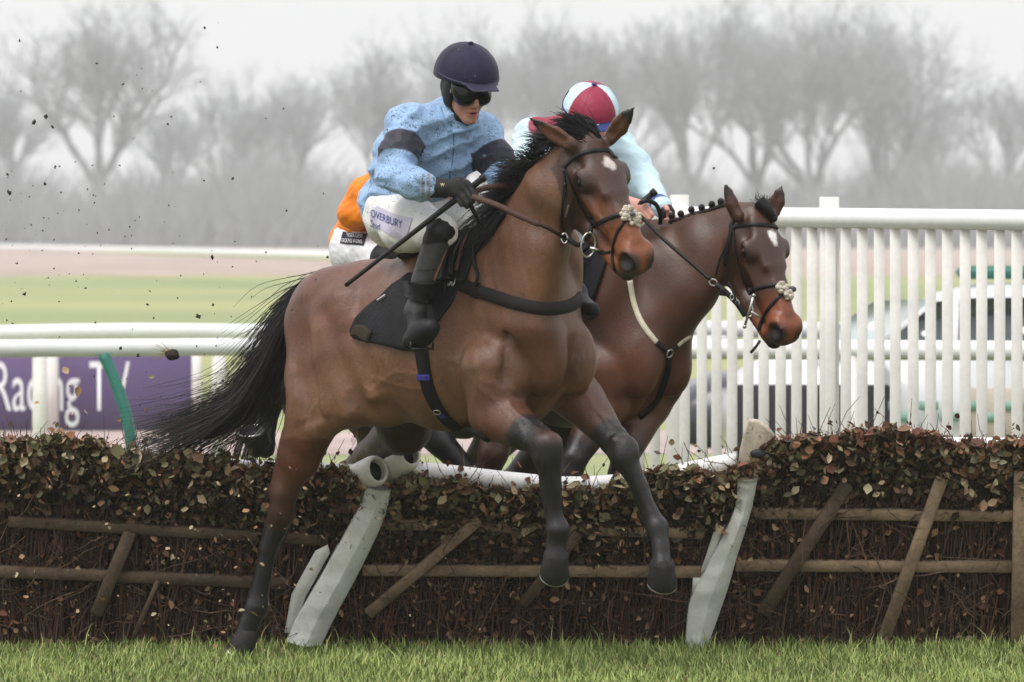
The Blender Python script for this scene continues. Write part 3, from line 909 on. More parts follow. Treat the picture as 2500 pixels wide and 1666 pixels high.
HORSE1 = {}
def build_horse1():
    T = Frame(W(1078, 806, -.35), 40, 7, 1.03)
    hd = HeadFrame(W(1443, 322, -1.02), (.231, -.21, -.535), (-.2, -.118, -.04), 1.0)
    root = empty('horse', W(1078, 806, -.35) * np.array([1, 1, 0]), 'clipped bay horse with dark face and small white star landing over the hurdle in front',
                 'horse', 'racehorses jumping the hurdle')
    b = Body()
    add_trunk(b, T)
    # neck
    N = [W(1256, 742, -.66), W(1290, 600, -.78), W(1346, 468, -.93), W(1416, 372, -1.00)]
    U = -T.H
    b.econe(N[0], N[1], (.25, .155), (.158, .098), U, .09)
    b.econe(N[1], N[2], (.158, .098), (.128, .078), U, .06)
    b.econe(N[2], N[3], (.135, .080), (.085, .066), U, .05)
    b.cone(T(.42, 0, .26), W(1262, 520, -.74), .06, .045, .08)
    b.cone(W(1262, 520, -.74), W(1395, 345, -.94), .045, .04, .06)
    b.cone(W(1300, 790, -.90), W(1326, 620, -.93), .075, .055, .16)        # windpipe side
    add_horse_head(b, hd)
    near_tip, far_tip = W(1290, 287, -1.06), W(1547, 264, -1.10)
    add_ear(b, W(1398, 356, -1.06), near_tip, (.2, -1, -.55))
    add_ear(b, W(1486, 342, -.98), far_tip, (-.2, -1, .1))
    # forelegs
    nf = [T(.40, .165, -.20), W(1212, 1010, -.78), W(1318, 1078, -1.00), W(1336, 1112, -1.03), W(1350, 1190, -1.01), W(1358, 1262, -.99), W(1364, 1292, -.99), W(1359, 1330, -.975), W(1358, 1356, -.978)]
    leg(b, nf, [.150, .108, .060, .060, .033, .031, .045, .037, .044])
    b.ell(W(1338, 1085, -1.05), (.062, .05, .056), None, .02)
    ff = [T(.42, -.15, -.20), W(1415, 975, -.58), W(1505, 1082, -.74), W(1524, 1115, -.78), W(1560, 1185, -.78), W(1590, 1255, -.79), W(1604, 1288, -.80), W(1613, 1340, -.83), W(1616, 1376, -.85)]
    leg(b, ff, [.145, .098, .056, .056, .034, .032, .045, .037, .044])
    b.ell(W(1526, 1098, -.79), (.058, .045, .062), None, .02)
    for c_, r_ in ((W(1318, 1078, -1.045), .030), (W(1352, 1104, -1.05), .030), (W(1330, 1128, -1.045), .026), (W(1505, 1078, -.795), .028), (W(1538, 1104, -.80), .030), (W(1532, 1130, -.80), .024)):
        b.ell(c_, (r_, r_, r_), None, .012)
    # tendons behind the cannons
    b.cone(W(1322, 1130, -.98), W(1345, 1285, -.96), .020, .022, .015)
    b.cone(W(1536, 1150, -.74), W(1588, 1295, -.76), .020, .022, .015)
    # near hind leg
    st, hk, ft = W(830, 985, -.22), W(694, 1205, .0), W(627, 1480, .10)
    b.econe(T(-.48, .14, -.10), st, (.25, .14), (.165, .10), T.H, .06)
    b.econe(W(775, 985, -.18), W(728, 1120, -.06), (.150, .090), (.088, .062), T.H, .05)
    b.econe(W(728, 1120, -.06), hk, (.088, .062), (.062, .046), T.H, .03)
    b.cone(W(705, 1060, -.05), W(676, 1200, .02), .030, .024, .03)      # Achilles tendon
    leg(b, [hk, W(690, 1250, .02), W(655, 1340, .06), ft, W(610, 1520, .108), W(602, 1546, .11)], [.058, .050, .036, .046, .038, .044], .03)
    b.cone(W(672, 1250, .05), W(618, 1478, .12), .026, .026, .02)
    # far hind leg, still above and behind the hurdle
    st2, hk2 = W(985, 1045, .26), W(850, 1160, .85)
    b.econe(T(-.40, -.14, -.10), st2, (.24, .13), (.13, .095), T.H, .06)
    b.econe(st2, hk2, (.115, .085), (.055, .045), (0, 0, 1), .04)
    leg(b, [hk2, W(876, 1190, .90), W(930, 1240, .95), W(915, 1285, .88)], [.052, .040, .034, .040], .03)
    b.cone(W(905, 985, -.12), T(-.25, .10, -.28), .05, .09, .08)          # flank fold
    b.cone(W(930, 972, -.28), W(852, 1000, -.24), .035, .05, .06)
    # thigh and stifle muscles, gaskin groove, rib edge
    b.cone(T(-.30, .238, .10), T(-.19, .240, -.24), .018, .012, .09); b.cone(T(-.42, .242, .04), T(-.33, .240, -.30), .018, .012, .09)
    b.econe(T(-.55, .262, .16), T(-.50, .262, -.30), (.010, .035), (.008, .03), T.R, .06, True)
    b.econe(T(-.235, .30, .02), T(-.20, .30, -.24), (.016, .03), (.012, .025), T.R, .06, True)
    b.econe(T(.30, .275, -.02), T(.26, .27, -.32), (.012, .025), (.010, .02), T.R, .05, True)
    b.econe(T(.56, .20, .02), T(.52, .245, -.26), (.010, .02), (.010, .02), T.R, .04, True)
    V, F = b.mesh(.0095, 1)
    nv = vnormals(V, F); q = V @ T.axes.T
    V = V + nv * (0.0050 * fbm(V, 8, 3) + .0016 * fbm(q * np.array([2.2, 1, .8]), 17, 8))[:, None]
    vr = np.random.default_rng(3)
    for A_, E_, n_, sg in ((W(1180, 850, -.75), W(1330, 1060, -1.0), 7, .05), (W(1420, 880, -.8), W(1510, 1070, -.75), 5, .04), (W(880, 900, -.3), W(760, 1050, -.15), 5, .06), (T(.20, .28, -.18), T(-.2, .28, -.25), 5, .06), (hd(.25, -.12, .08), hd(.45, -.08, .06), 4, .03)):
        for _ in range(n_):
            p_ = spline([A_ + vr.normal(size=3) * sg, (A_ + E_) / 2 + vr.normal(size=3) * sg, E_ + vr.normal(size=3) * sg * .6], 30)
            dmin = np.full(len(V), 9.0)
            m_ = (V > p_.min(0) - .05).all(1) & (V < p_.max(0) + .05).all(1)
            if not m_.any(): continue
            vv = V[m_]; t_ = p_[None, :, :] - vv[:, None, :]
            n2 = nv[m_][:, None, :]; t_ = t_ - n2 * (t_ * n2).sum(2, keepdims=True) * .85
            dmin[m_] = np.sqrt((t_ ** 2).sum(2)).min(1)
            V = V + nv * (0.0044 * np.exp(-(dmin / .0085) ** 2))[:, None]
    # coat colours
    C = np.tile(np.array([.150, .071, .039]), (len(V), 1))
    H1 = (.058, .024, .017); BLK = (.022, .021, .024); RED = (.082, .028, .013)
    patch(C, V, T(-.05, .1, -.10), .75, (.176, .084, .048), .6)
    patch(C, V, T(-.45, .0, .25), .55, (.130, .052, .030), .5)
    patch(C, V, W(1335, 880, -1.0), .40, (.112, .046, .025), .6)
    patch(C, V, W(1330, 640, -.9), .30, (.142, .062, .031), .6)
    # unclipped, redder legs
    for a, e, r in ((W(1215, 990, -.78), W(1318, 1078, -1.0), .17), (W(1425, 985, -.58), W(1505, 1082, -.74), .16)):
        t, d = seg_t(V, a, e); w = np.clip((t + .12) / .12, 0, 1) * (t < 1.6) * np.clip((r - d) / .03, 0, 1)
        C = C * (1 - w[:, None]) + np.array([.105, .042, .024]) * w[:, None]
    zc = V[:, 2]
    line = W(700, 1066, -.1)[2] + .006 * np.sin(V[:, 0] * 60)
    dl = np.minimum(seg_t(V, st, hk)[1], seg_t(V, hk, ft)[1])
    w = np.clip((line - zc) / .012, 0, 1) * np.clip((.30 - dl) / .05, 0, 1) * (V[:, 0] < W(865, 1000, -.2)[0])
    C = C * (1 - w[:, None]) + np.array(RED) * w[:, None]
    t_, d_ = seg_t(V, W(700, 1130, -.03), ft); w = np.clip(t_ * 2.2, 0, 1) * np.clip((.2 - d_) / .05, 0, 1) * np.clip((line - zc) / .05, 0, 1)
    C = C * (1 - w[:, None]) + np.array([.026, .013, .010]) * w[:, None]
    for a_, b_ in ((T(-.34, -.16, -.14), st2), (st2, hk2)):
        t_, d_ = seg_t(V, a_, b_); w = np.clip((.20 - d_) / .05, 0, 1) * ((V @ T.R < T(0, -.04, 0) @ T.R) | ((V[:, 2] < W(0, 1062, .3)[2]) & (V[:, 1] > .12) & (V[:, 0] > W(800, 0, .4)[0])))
        C = C * (1 - w[:, None]) + np.array([.034, .014, .009]) * w[:, None]  # far hind leg: shadow painted into the coat as dark brown
    for pts in ([W(1278, 1052, -.93), W(1336, 1112, -1.03), W(1350, 1190, -1.01), W(1364, 1292, -.99), W(1358, 1360, -.97)],
                [W(1478, 1060, -.70), W(1524, 1115, -.78), W(1560, 1185, -.78), W(1604, 1288, -.80), W(1614, 1370, -.83)],
                [W(668, 1310, .05), W(655, 1340, .06), ft, W(600, 1550, .11)],
                [W(900, 1200, .74), W(930, 1240, .95), W(915, 1285, 1.0)]):
        d = np.full(len(V), 9.0)
        for q in range(len(pts) - 1):
            t, dd = seg_t(V, pts[q], pts[q + 1]); d = np.minimum(d, np.where((t < 0) & (q == 0), dd + np.maximum(-t, 0) * .25, dd))
        w = np.clip((.125 - d) / .05, 0, 1)[:, None]
        C = C * (1 - w) + np.array([.0125, .0115, .0125]) * w
    # head
    L = (V - hd.o) @ hd.axes.T                        # f, u, s
    wh = np.clip((L[:, 1] + .33) / .03, 0, 1) * np.clip((L[:, 0] + .015 + .35 * np.maximum(-L[:, 1] - .10, 0) * 0) / .02, 0, 1)
    wh = wh * np.clip((L[:, 0] - (.02 + np.maximum(-L[:, 1] - .06, 0) * .55)) / .02 + .5, 0, 1) * (np.abs(L[:, 2]) < .16) * (L[:, 1] < .1)
    C = C * (1 - wh[:, None]) + np.array(H1) * wh[:, None]
    wm = np.clip((L[:, 0] - .34 + .35 * np.minimum(L[:, 1] + .1, 0)) / .10, 0, 1) * np.clip((L[:, 1] + .26) / .03, 0, 1) * (np.abs(L[:, 2]) < .12) * (np.abs(L[:, 0] - .45) < .25) * (L[:, 1] < .1)
    C = C * (1 - wm[:, None]) + np.array([.200, .060, .020]) * wm[:, None]
    patch(C, V, hd(.33, -.09, .07), .11, (.150, .050, .022), .8)
    patch(C, V, hd(.33, -.09, -.07), .11, (.150, .050, .022), .8)
    for sd in (-1, 1):
        patch(C, V, hd(.574, -.056, sd * .056), .066, (.016, .013, .014), .5)
        patch(C, V, hd(.190, -.058, sd * .10), .062, (.014, .009, .008), .6)
    patch(C, V, hd(.60, -.145, 0), .095, (.020, .016, .016), .5)
    for tip, base in ((near_tip, W(1398, 356, -1.06)), (far_tip, W(1486, 342, -.98))):
        t, d = seg_t(V, base, tip)
        near = d < .055
        w = near * np.clip((t - .05) / .1, 0, 1); C = C * (1 - w[:, None]) + np.array([.105, .042, .022]) * w[:, None]
        w = near * np.clip((t - .62) / .15, 0, 1); C = C * (1 - w[:, None]) + np.array([.014, .011, .012]) * w[:, None]
    # star on the forehead
    d = np.hypot((L[:, 0] - .158) / .034, (L[:, 2] + .012) / .027) + .25 * fbm(V, 90, 5)
    w = np.clip((1.05 - d) / .35, 0, 1) * (L[:, 1] > -.05) * (np.abs(L[:, 0] - .15) < .1)
    C = C * (1 - w[:, None]) + np.array([.60, .52, .49]) * w[:, None]
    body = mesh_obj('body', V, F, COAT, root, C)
    eyes(root, hd)
    toe_d = nrm(np.array([.5, -.75, -.2]))
    hoof_parts(root, W(1358, 1350, -.98), W(1352, 1398, -.925), (.10, -1, -.8), r0=.050, r1=.064)
    hoof_parts(root, W(1616, 1370, -.85), W(1612, 1418, -.80), (.42, -1, -.7), r0=.050, r1=.066)
    hoof_parts(root, W(603, 1540, .11), W(572, 1590, .13), (.55, -.45, -.9), r0=.048, r1=.066)
    hoof_parts(root, W(914, 1290, 1.01), W(905, 1330, 1.04), (.5, -.5, -.6), r0=.046, r1=.06)
    fetlock_hair(root, [(W(1364, 1300, -.99), (-.55, .6, 0), .036), (W(1606, 1298, -.80), (-.75, .5, 0), .036), (W(625, 1486, .10), (-.6, .5, 0), .036)], 5)
    bv = bvh_of(V, F)
    HORSE1.update(T=T, hd=hd, root=root, bv=bv, body=body)
    return root

def fetlock_hair(root, spots, seed):
    g = np.random.default_rng(seed)
    for c, back, r in spots:
        L = []
        for _ in range(60):
            d = nrm(np.asarray(back) + g.normal(size=3) * .35 + np.array([0, 0, -.8])); p = np.asarray(c) + nrm(np.asarray(back) + g.normal(size=3) * .5) * r
            s = np.linspace(0, 1, 6)[:, None]; L.append(p + d * s * g.uniform(.02, .045) + np.array([0, 0, -.02]) * s ** 2)
        strands('fetlock_hair', np.array(L), .0016, .0006, BLACKHAIR, root)

def mane_tail1():
    T, hd, root = HORSE1['T'], HORSE1['hd'], HORSE1['root']
    # tail: dock along the croup, then hair flying back and down
    G = np.array([W(868, 676, .02), W(800, 684, .06), W(738, 722, .12), W(690, 800, .16), W(650, 890, .20), W(590, 985, .24), (W(470, 1050, .30)), W(372, 1090, .34)])
    n, m = 1500, 16
    gs = spline(G, 60)
    L = np.zeros((n, m, 3))
    col = np.zeros((n, 3)); clump = [(rng.normal(size=3) * np.array([.030, .045, .030]), rng.normal(size=3) * np.array([.050, .06, .052]), rng.uniform(.5, 2.0)) for _ in range(70)]
    for i in range(n):
        t0 = rng.uniform(.06, .40) if rng.random() < .85 else rng.uniform(.4, .6)
        t1 = min(1.0, t0 + rng.uniform(.40, .75)) if rng.random() < .9 else min(1., t0 + rng.uniform(.2, .4))
        t = np.linspace(t0, t1, m); s = np.linspace(0, 1, m)
        ip = t * 59; k = np.clip(ip.astype(int), 0, 58); f = (ip - k)[:, None]
        P = gs[k] * (1 - f) + gs[k + 1] * f
        cl = clump[rng.integers(0, len(clump))]
        off = cl[0] + rng.normal(size=3) * .010
        spread = cl[1] + rng.normal(size=3) * .020
        stray = rng.random()
        col[i] = np.array([.0065, .0055, .006]) * cl[2] * rng.uniform(.6, 1.5) + (np.array([.018, .010, .006]) if rng.random() < .3 else 0)
        if stray < .05: spread = spread + np.array([-.14, -.02, .10]) * rng.uniform(.4, 1.1)
        elif stray < .15: spread = spread + np.array([.09, 0, -.10]) * rng.uniform(.3, 1.1)
        wav = rng.normal(size=3) * .010
        root_in = (off * .5)[None]
        L[i] = P + root_in + (s[:, None] ** 1.3) * spread + off[None] * s[:, None] * .6 + np.sin(s * rng.uniform(5, 11) + rng.uniform(0, 6))[:, None] * wav * s[:, None]
    strands('tail', L, .0022, .0006, HAIR, root, np.repeat(col, m * 3, 0))
    mb = MB(); mb.tube(spline(G[:5], 18), np.linspace(.038, .055, 18) * np.linspace(1, .75, 18), 12); mb.build('dock', BLACKHAIR, root, True)
    # mane: thick wedge lying over the far crest and lifting off at the front rider's hands
    roots = spline([W(1232, 548, -.72), W(1262, 470, -.78), W(1300, 405, -.86), W(1345, 352, -.94), W(1382, 326, -.98)], 50)
    n = 1500; m = 9; L = np.zeros((n, m, 3)); col = np.zeros((n, 3)); mcl = [(rng.beta(1.1, 1.2), nrm(np.array([-.62, .25, .10]) + rng.normal(size=3) * .30), rng.uniform(.55, 1.2), rng.uniform(.2, .95), rng.uniform(.5, 1.8)) for _ in range(64)]
    for i in range(n):
        mc = mcl[rng.integers(0, 64)]; u = min(max(mc[0] + rng.normal() * .022, 0), 1); col[i] = np.array([.0065, .0055, .006]) * mc[4] * rng.uniform(.6, 1.4); k = u * 49; q = int(min(k, 48)); p = roots[q] + (roots[q + 1] - roots[q]) * (k - q) + rng.normal(size=3) * .012
        ln = (.21 - .11 * abs(u - .25) - .05 * u) * mc[2] * rng.uniform(.75, 1.1)
        d = nrm(mc[1] + np.array([0, 0, .35 * u]) + rng.normal(size=3) * .09)
        s = np.linspace(0, 1, m)[:, None]
        sag = mc[3] * (1.05 - u)
        L[i] = p + d * ln * s + np.array([0, 0, -1.0]) * (s ** 2) * ln * sag + np.sin(s * 5 + rng.uniform(0, 6)) * rng.normal(size=3) * .006 * s
    strands('mane', L, .0022, .0006, HAIR, root, np.repeat(col, m * 3, 0))
    # forelock swept back between the ears
    n = 800; L = np.zeros((n, 9, 3)); s = np.linspace(0, 1, 9)[:, None]
    for i in range(n):
        p = hd(rng.uniform(-.05, .075), -.012 + rng.uniform(-.004, .006), rng.uniform(-.045, .04))
        d = nrm(np.array([-.75, .25, .45]) + rng.normal(size=3) * .18)
        ln = rng.uniform(.07, .15)
        L[i] = p + d * ln * s + np.array([-.25, .1, -1.0]) * s ** 2 * ln * rng.uniform(.1, .45)
    strands('forelock', L, .0024, .0008, BLACKHAIR, root)

build_horse1()
mane_tail1()

HORSE2 = {}
def build_horse2():
    T = Frame(W(1380, 822, 1.46), 50, 6, 1.0)
    hd = HeadFrame(W(1858, 505, .80), (.143, -.21, -.565), (-.183, -.106, -.007), 1.0)
    root = empty('horse', W(1402, 822, 1.46) * np.array([1, 1, 0]), 'dark bay horse with plaited mane and bold white star still behind the hurdle',
                 'horse', 'racehorses jumping the hurdle')
    b = Body()
    add_trunk(b, T)
    N = [W(1562, 742, 1.12), W(1640, 660, 1.02), W(1722, 612, .94), W(1812, 558, .86)]
    U = nrm(-T.H * .55 + np.array([0, 0, .85]))
    b.econe(N[0], N[1], (.28, .165), (.215, .115), U, .09)
    b.econe(N[1], N[2], (.215, .115), (.165, .085), U, .06)
    b.econe(N[2], N[3], (.165, .085), (.095, .068), U, .05)
    b.cone(T(.42, 0, .27), W(1600, 575, 1.10), .06, .045, .08)
    b.cone(W(1600, 575, 1.10), W(1800, 515, .88), .04, .036, .06)
    b.cone(W(1560, 850, 1.0), W(1700, 720, .92), .09, .06, .14)
    add_horse_head(b, hd)
    ears = ((W(1800, 528, .78), W(1768, 447, .74)), (W(1888, 520, .86), W(1910, 451, .84)))
    add_ear(b, *ears[0], (.75, -.7, 0), .95); add_ear(b, *ears[1], (-.35, -.9, 0), .95)
    nf = [T(.40, .165, -.20), W(1478, 985, 1.02), W(1402, 1120, .90), W(1390, 1160, .90), W(1385, 1260, .96), W(1382, 1330, .98), W(1378, 1380, .98)]
    leg(b, nf, [.15, .105, .058, .056, .034, .045, .036])
    ff = [T(.42, -.15, -.20), W(1580, 985, 1.20), W(1525, 1120, 1.05), W(1516, 1160, 1.06), W(1500, 1260, 1.12), W(1494, 1330, 1.14), W(1490, 1380, 1.14)]
    leg(b, ff, [.145, .105, .058, .056, .034, .045, .036])
    for l in (.14, -.14):
        st, hk = T(-.22, l * 1.3, -.36), T(-.62, l, -.62); ft = T(-.80, l, -.98)
        b.econe(T(-.46, l, -.10), st, (.24, .13), (.14, .095), T.H, .06)
        b.econe(st, hk, (.12, .085), (.06, .046), T.H, .05)
        leg(b, [hk, T(-.70, l, -.80), ft, T(-.84, l, -1.05)], [.054, .036, .046, .038], .03)
    V, F = b.mesh(.0105, 1)
    V = V + vnormals(V, F) * (0.0022 * fbm(V, 9, 4))[:, None]
    C = np.tile(np.array([.074, .029, .016]), (len(V), 1))
    patch(C, V, W(1560, 940, .95), .32, (.125, .046, .024), .7)
    patch(C, V, W(1780, 610, .80), .13, (.115, .046, .026), .8)
    for pts in (nf[2:], ff[2:]):
        d = np.full(len(V), 9.0)
        for q in range(len(pts) - 1): d = np.minimum(d, seg_t(V, pts[q], pts[q + 1])[1])
        w = np.clip((.13 - d) / .05, 0, 1)[:, None]; C = C * (1 - w) + np.array([.018, .015, .015]) * w
    L = (V - hd.o) @ hd.axes.T / hd.s
    inh = (np.abs(L[:, 2]) < .14) * (L[:, 1] < .1) * (L[:, 1] > -.34) * (L[:, 0] > .04) * (L[:, 0] < .7)
    wh = inh * np.clip((L[:, 0] - (.02 + np.maximum(-L[:, 1] - .06, 0) * .55)) / .03, 0, 1)
    C = C * (1 - wh[:, None]) + np.array([.056, .021, .012]) * wh[:, None]
    wm = np.clip((L[:, 0] - .37 + .3 * np.minimum(L[:, 1] + .08, 0)) / .08, 0, 1) * np.clip((L[:, 1] + .25) / .05, 0, 1) * inh
    C = C * (1 - wm[:, None]) + np.array([.215, .060, .022]) * wm[:, None]
    for sd in (-1, 1):
        patch(C, V, hd(.574, -.056, sd * .056), .064, (.014, .011, .012), .5)
        patch(C, V, hd(.188, -.056, sd * .10), .045, (.016, .009, .008), .5)
    patch(C, V, hd(.60, -.145, 0), .10, (.020, .013, .013), .5)
    d = np.hypot((L[:, 0] - .150) / .046, (L[:, 2] + .014) / (.022 + .12 * np.clip(.150 - L[:, 0], -.05, .02))) + .2 * fbm(V, 90, 5)
    w = np.clip((1.05 - d) / .25, 0, 1) * (L[:, 1] > -.05) * (np.abs(L[:, 0] - .15) < .12)
    C = C * (1 - w[:, None]) + np.array([.78, .74, .72]) * w[:, None]
    for base, tip in ears:
        t, d = seg_t(V, base, tip); w = (d < .05) * np.clip((t - .55) / .25, 0, 1)
        C = C * (1 - w[:, None]) + np.array([.012, .009, .009]) * w[:, None]
    mesh_obj('body', V, F, COAT2, root, C)
    eyes(root, hd)
    HORSE2.update(T=T, hd=hd, root=root, bv=bvh_of(V, F))
    # plaits: a row of black knots along the crest, black crest strip, knotted forelock
    P = spline([W(1582, 566, 1.08), W(1660, 540, .99), W(1722, 520, .93), W(1772, 503, .88)], 40)
    mb = MB(); mb.tube(P + np.array([0, 0, .004]), 0.013 + .003 * np.sin(np.arange(40) * 2.2), 10); mb.build('mane', BLACKHAIR, root, True)
    for px, py, y in ((1640, 534, 1.00), (1662, 529, .98), (1688, 519, .96), (1713, 514, .94), (1738, 506, .91), (1760, 499, .89)):
        mb = MB(); c = W(px, py, y)
        mb.ball(c + np.array([0, 0, .012]), (.0155, .0155, .016), 10, 8); mb.tube([c - np.array([0, 0, .022]), c], .009, 8)
        mb.build('mane_plait', BLACKHAIR, root, True)
    mb = MB(); q = spline([hd(-.02, .012, .01), hd(.02, .022, -.01), hd(.055, .012, -.035)], 12)
    mb.tube(q, np.linspace(.030, .022, 12), 10); mb.ball(hd(.060, .012, -.038), .021, 12, 8); mb.build('forelock', BLACKHAIR, root, True)
    n = 60; s = np.linspace(0, 1, 8)[:, None]; H = np.zeros((n, 8, 3))
    for i in range(n):
        p = hd(rng.uniform(-.03, .02), .02, rng.uniform(-.03, .03)); dd = nrm(np.array([-.3, .1, .9]) + rng.normal(size=3) * .5)
        H[i] = p + dd * s * rng.uniform(.02, .06)
    strands('loose_hair', H, .0014, .0006, BLACKHAIR, root)
    # tail
    n = 160; H = np.zeros((n, 10, 3)); s = np.linspace(0, 1, 10)[:, None]
    for i in range(n):
        p = T(-.72, rng.normal() * .02, .15); H[i] = p + s * (-T.H * .6 + rng.normal(size=3) * .06) + np.array([0, 0, -.55]) * s ** 1.6
    strands('tail', H, .003, .001, BLACKHAIR, root)

HORSE3 = {}
def build_horse3():
    T = Frame(W(985, 860, 1.55), 44, 4, .95)
    root = empty('horse', W(985, 860, 1.55) * np.array([1, 1, 0]), 'brown horse almost hidden behind the leading horse with one hind hoof kicked up',
                 'horse', 'racehorses jumping the hurdle')
    b = Body(); add_trunk(b, T)
    b.econe(T(.45, 0, .06), T(.60, 0, .28), (.25, .16), (.15, .09), T.H, .08)
    b.econe(T(.60, 0, .28), T(.68, 0, .42), (.15, .09), (.10, .07), T.H, .05)
    hd = HeadFrame(T(.70, 0, .47), T.H * .25 - T.U * .97, T.R, .88)
    add_horse_head(b, hd)
    add_ear(b, hd(0, 0, .06), hd(-.16, .03, .09), T.H, .9); add_ear(b, hd(0, 0, -.06), hd(-.16, .03, -.09), T.H, .9)
    # forelegs reaching down behind the hurdle
    f1 = [T(.40, .15, -.20), W(1010, 1010, 1.05), W(1075, 1080, 1.0), W(1150, 1160, 1.0), W(1190, 1240, 1.02), W(1200, 1290, 1.02)]
    leg(b, f1, [.14, .098, .062, .046, .045, .036])
    f2 = [T(.42, -.15, -.20), W(1235, 985, 1.0), W(1205, 1105, .95), W(1180, 1200, 1.0), W(1170, 1270, 1.02), W(1168, 1310, 1.02)]
    leg(b, f2, [.14, .10, .066, .040, .045, .036])
    # hind leg kicked back, sole upward
    h1 = [W(690, 930, 1.5), W(655, 985, 1.55), W(650, 1040, 1.52), W(652, 1085, 1.5)]
    b.econe(T(-.46, .13, -.05), W(720, 940, 1.4), (.22, .13), (.13, .09), T.H, .06)
    b.chain([W(720, 940, 1.4), W(668, 960, 1.52), W(650, 1035, 1.55), W(648, 1095, 1.52)], [.09, .062, .042, .046], .03)
    h2 = [T(-.46, -.13, -.10), T(-.25, -.16, -.40), T(-.60, -.14, -.62), T(-.66, -.14, -1.0)]
    leg(b, h2, [.20, .12, .056, .042], .05)
    V, F = b.mesh(.013, 1)
    C = np.tile(np.array([.055, .023, .015]), (len(V), 1))
    for a, e, r in ((f1[2], f1[-1], .14), (f2[3], f2[-1], .14), (W(652, 1010, 1.55), W(648, 1095, 1.52), .14), (h2[2], h2[3], .14)):
        t, d = seg_t(V, a, e); w = np.clip((r - d) / .05, 0, 1)[:, None]; C = C * (1 - w) + np.array([.013, .012, .013]) * w
    mesh_obj('body', V, F, COAT2, root, C); eyes(root, hd)
    hoof_parts(root, W(640, 1098, 1.5), W(628, 1050, 1.46), (-1, -.3, .1), r0=.050, r1=.068)
    n = 160; H = np.zeros((n, 10, 3)); s = np.linspace(0, 1, 10)[:, None]
    for i in range(n):
        p = T(-.72, rng.normal() * .02, .15); H[i] = p + s * (-T.H * .35 + rng.normal(size=3) * .05) + np.array([0, 0, -.6]) * s ** 1.5
    strands('tail', H, .003, .001, BLACKHAIR, root)
    HORSE3.update(T=T, root=root, bv=bvh_of(V, F))

build_horse2()
build_horse3()

# ------------------------------------------------------------------ the brush hurdle
TIMBER = mat('weathered_timber', (.235, .165, .105), .8, var=.35, vscale=6, bump=.5, bscale=40, stretch=(1, 1, 1), spec=.25)
TIMBERD = mat('dark_timber', (.095, .065, .043), .8, var=.35, vscale=6, bump=.5, bscale=40, spec=.25)  # same timber in a darker tone
VINYL = mat('padded_vinyl', (.60, .61, .57), .45, var=.12, vscale=7, bump=.35, bscale=14, specks=[(40, .68, (.25, .20, .13))], spec=.5)
VINYLB = mat('muddy_vinyl', (.58, .50, .41), .6, var=.2, vscale=9, bump=.4, bscale=20, specks=[(55, .60, (.22, .14, .09))])
FOAMEND = mat('dark_pad_end', (.025, .027, .032), .5)
TOPRAIL = mat('padded_top_rail', (.82, .82, .82), .4, var=.05, vscale=8, specks=[(60, .66, (.3, .2, .13))])
LEAFM = mat('dead_leaves', attr=True, rough=.65, spec=.3)
STICKM = mat('birch_twigs', attr=True, rough=.8, spec=.2)
CORE = mat('brush_core', (.020, .013, .010), .95, var=.4, vscale=20, spec=.1)

def hplane(px, py, d=0.0):
    """a point on the leaning face of the hurdle (foot at y .60, top leaning towards the landing side)"""
    y = .6
    for _ in range(8):
        z = W(px, py, y)[2]; y = .60 - .30 * z - d
    return W(px, py, y)
HN = nrm(np.array([0, -1.0, -.30]))          # outward normal of the landing face
HUP = nrm(np.array([0, -.30, 1.0]))

def leaf_cloud(mb_v, mb_f, mb_c, P, size, pal, nrm_bias=None, flat=.5):
    """one bent, pointed leaf per row of P"""
    n = len(P)
    a = rng.normal(size=(n, 3)); a /= np.linalg.norm(a, axis=1)[:, None]
    nn = rng.normal(size=(n, 3))
    if nrm_bias is not None: nn = nn * (1 - flat) + nrm_bias * flat * 1.6
    nn -= a * (a * nn).sum(1)[:, None]; nn /= np.linalg.norm(nn, axis=1)[:, None]
    b = np.cross(a, nn); L = size * .80 * rng.uniform(.45, 1.7, n)[:, None]; w = L * rng.uniform(.26, .42, n)[:, None]
    curl = L * rng.uniform(-.25, .35, n)[:, None]; fold = w * rng.uniform(.0, .7, n)[:, None]
    V = np.stack([P - a * L * .5, P - a * L * .12 + b * w + nn * fold, P + a * L * .22 + b * w * .75 + nn * (fold * .8 + curl * .3), P + a * L * .5 + nn * curl,
                  P + a * L * .22 - b * w * .75 + nn * (fold * .8 + curl * .3), P - a * L * .12 - b * w + nn * fold, P + a * L * .1 + nn * curl * .15], 1)
    base = np.arange(n)[:, None] * 7 + sum(len(v) for v in mb_v)
    F = np.concatenate([np.concatenate([base + i, base + j, base + 6, base + 6], 1)[:, :3] for i, j in ((0, 1), (1, 2), (2, 3), (3, 4), (4, 5), (5, 0))])
    pal = np.asarray(pal); c = pal[rng.integers(0, len(pal), n)] * rng.uniform(.6, 1.3, (n, 1))
    mb_v.append(V.reshape(-1, 3)); mb_f.append(F); mb_c.append(np.repeat(c, 7, 0))

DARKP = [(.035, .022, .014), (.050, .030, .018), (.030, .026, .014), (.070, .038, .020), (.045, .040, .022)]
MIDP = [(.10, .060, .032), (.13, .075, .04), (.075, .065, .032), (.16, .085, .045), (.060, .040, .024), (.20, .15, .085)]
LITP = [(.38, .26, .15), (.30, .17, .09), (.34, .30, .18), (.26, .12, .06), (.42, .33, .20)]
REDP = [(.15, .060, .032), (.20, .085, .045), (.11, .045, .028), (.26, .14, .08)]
OLIVE = [(.12, .11, .05), (.17, .15, .075), (.09, .085, .04), (.20, .18, .10)]

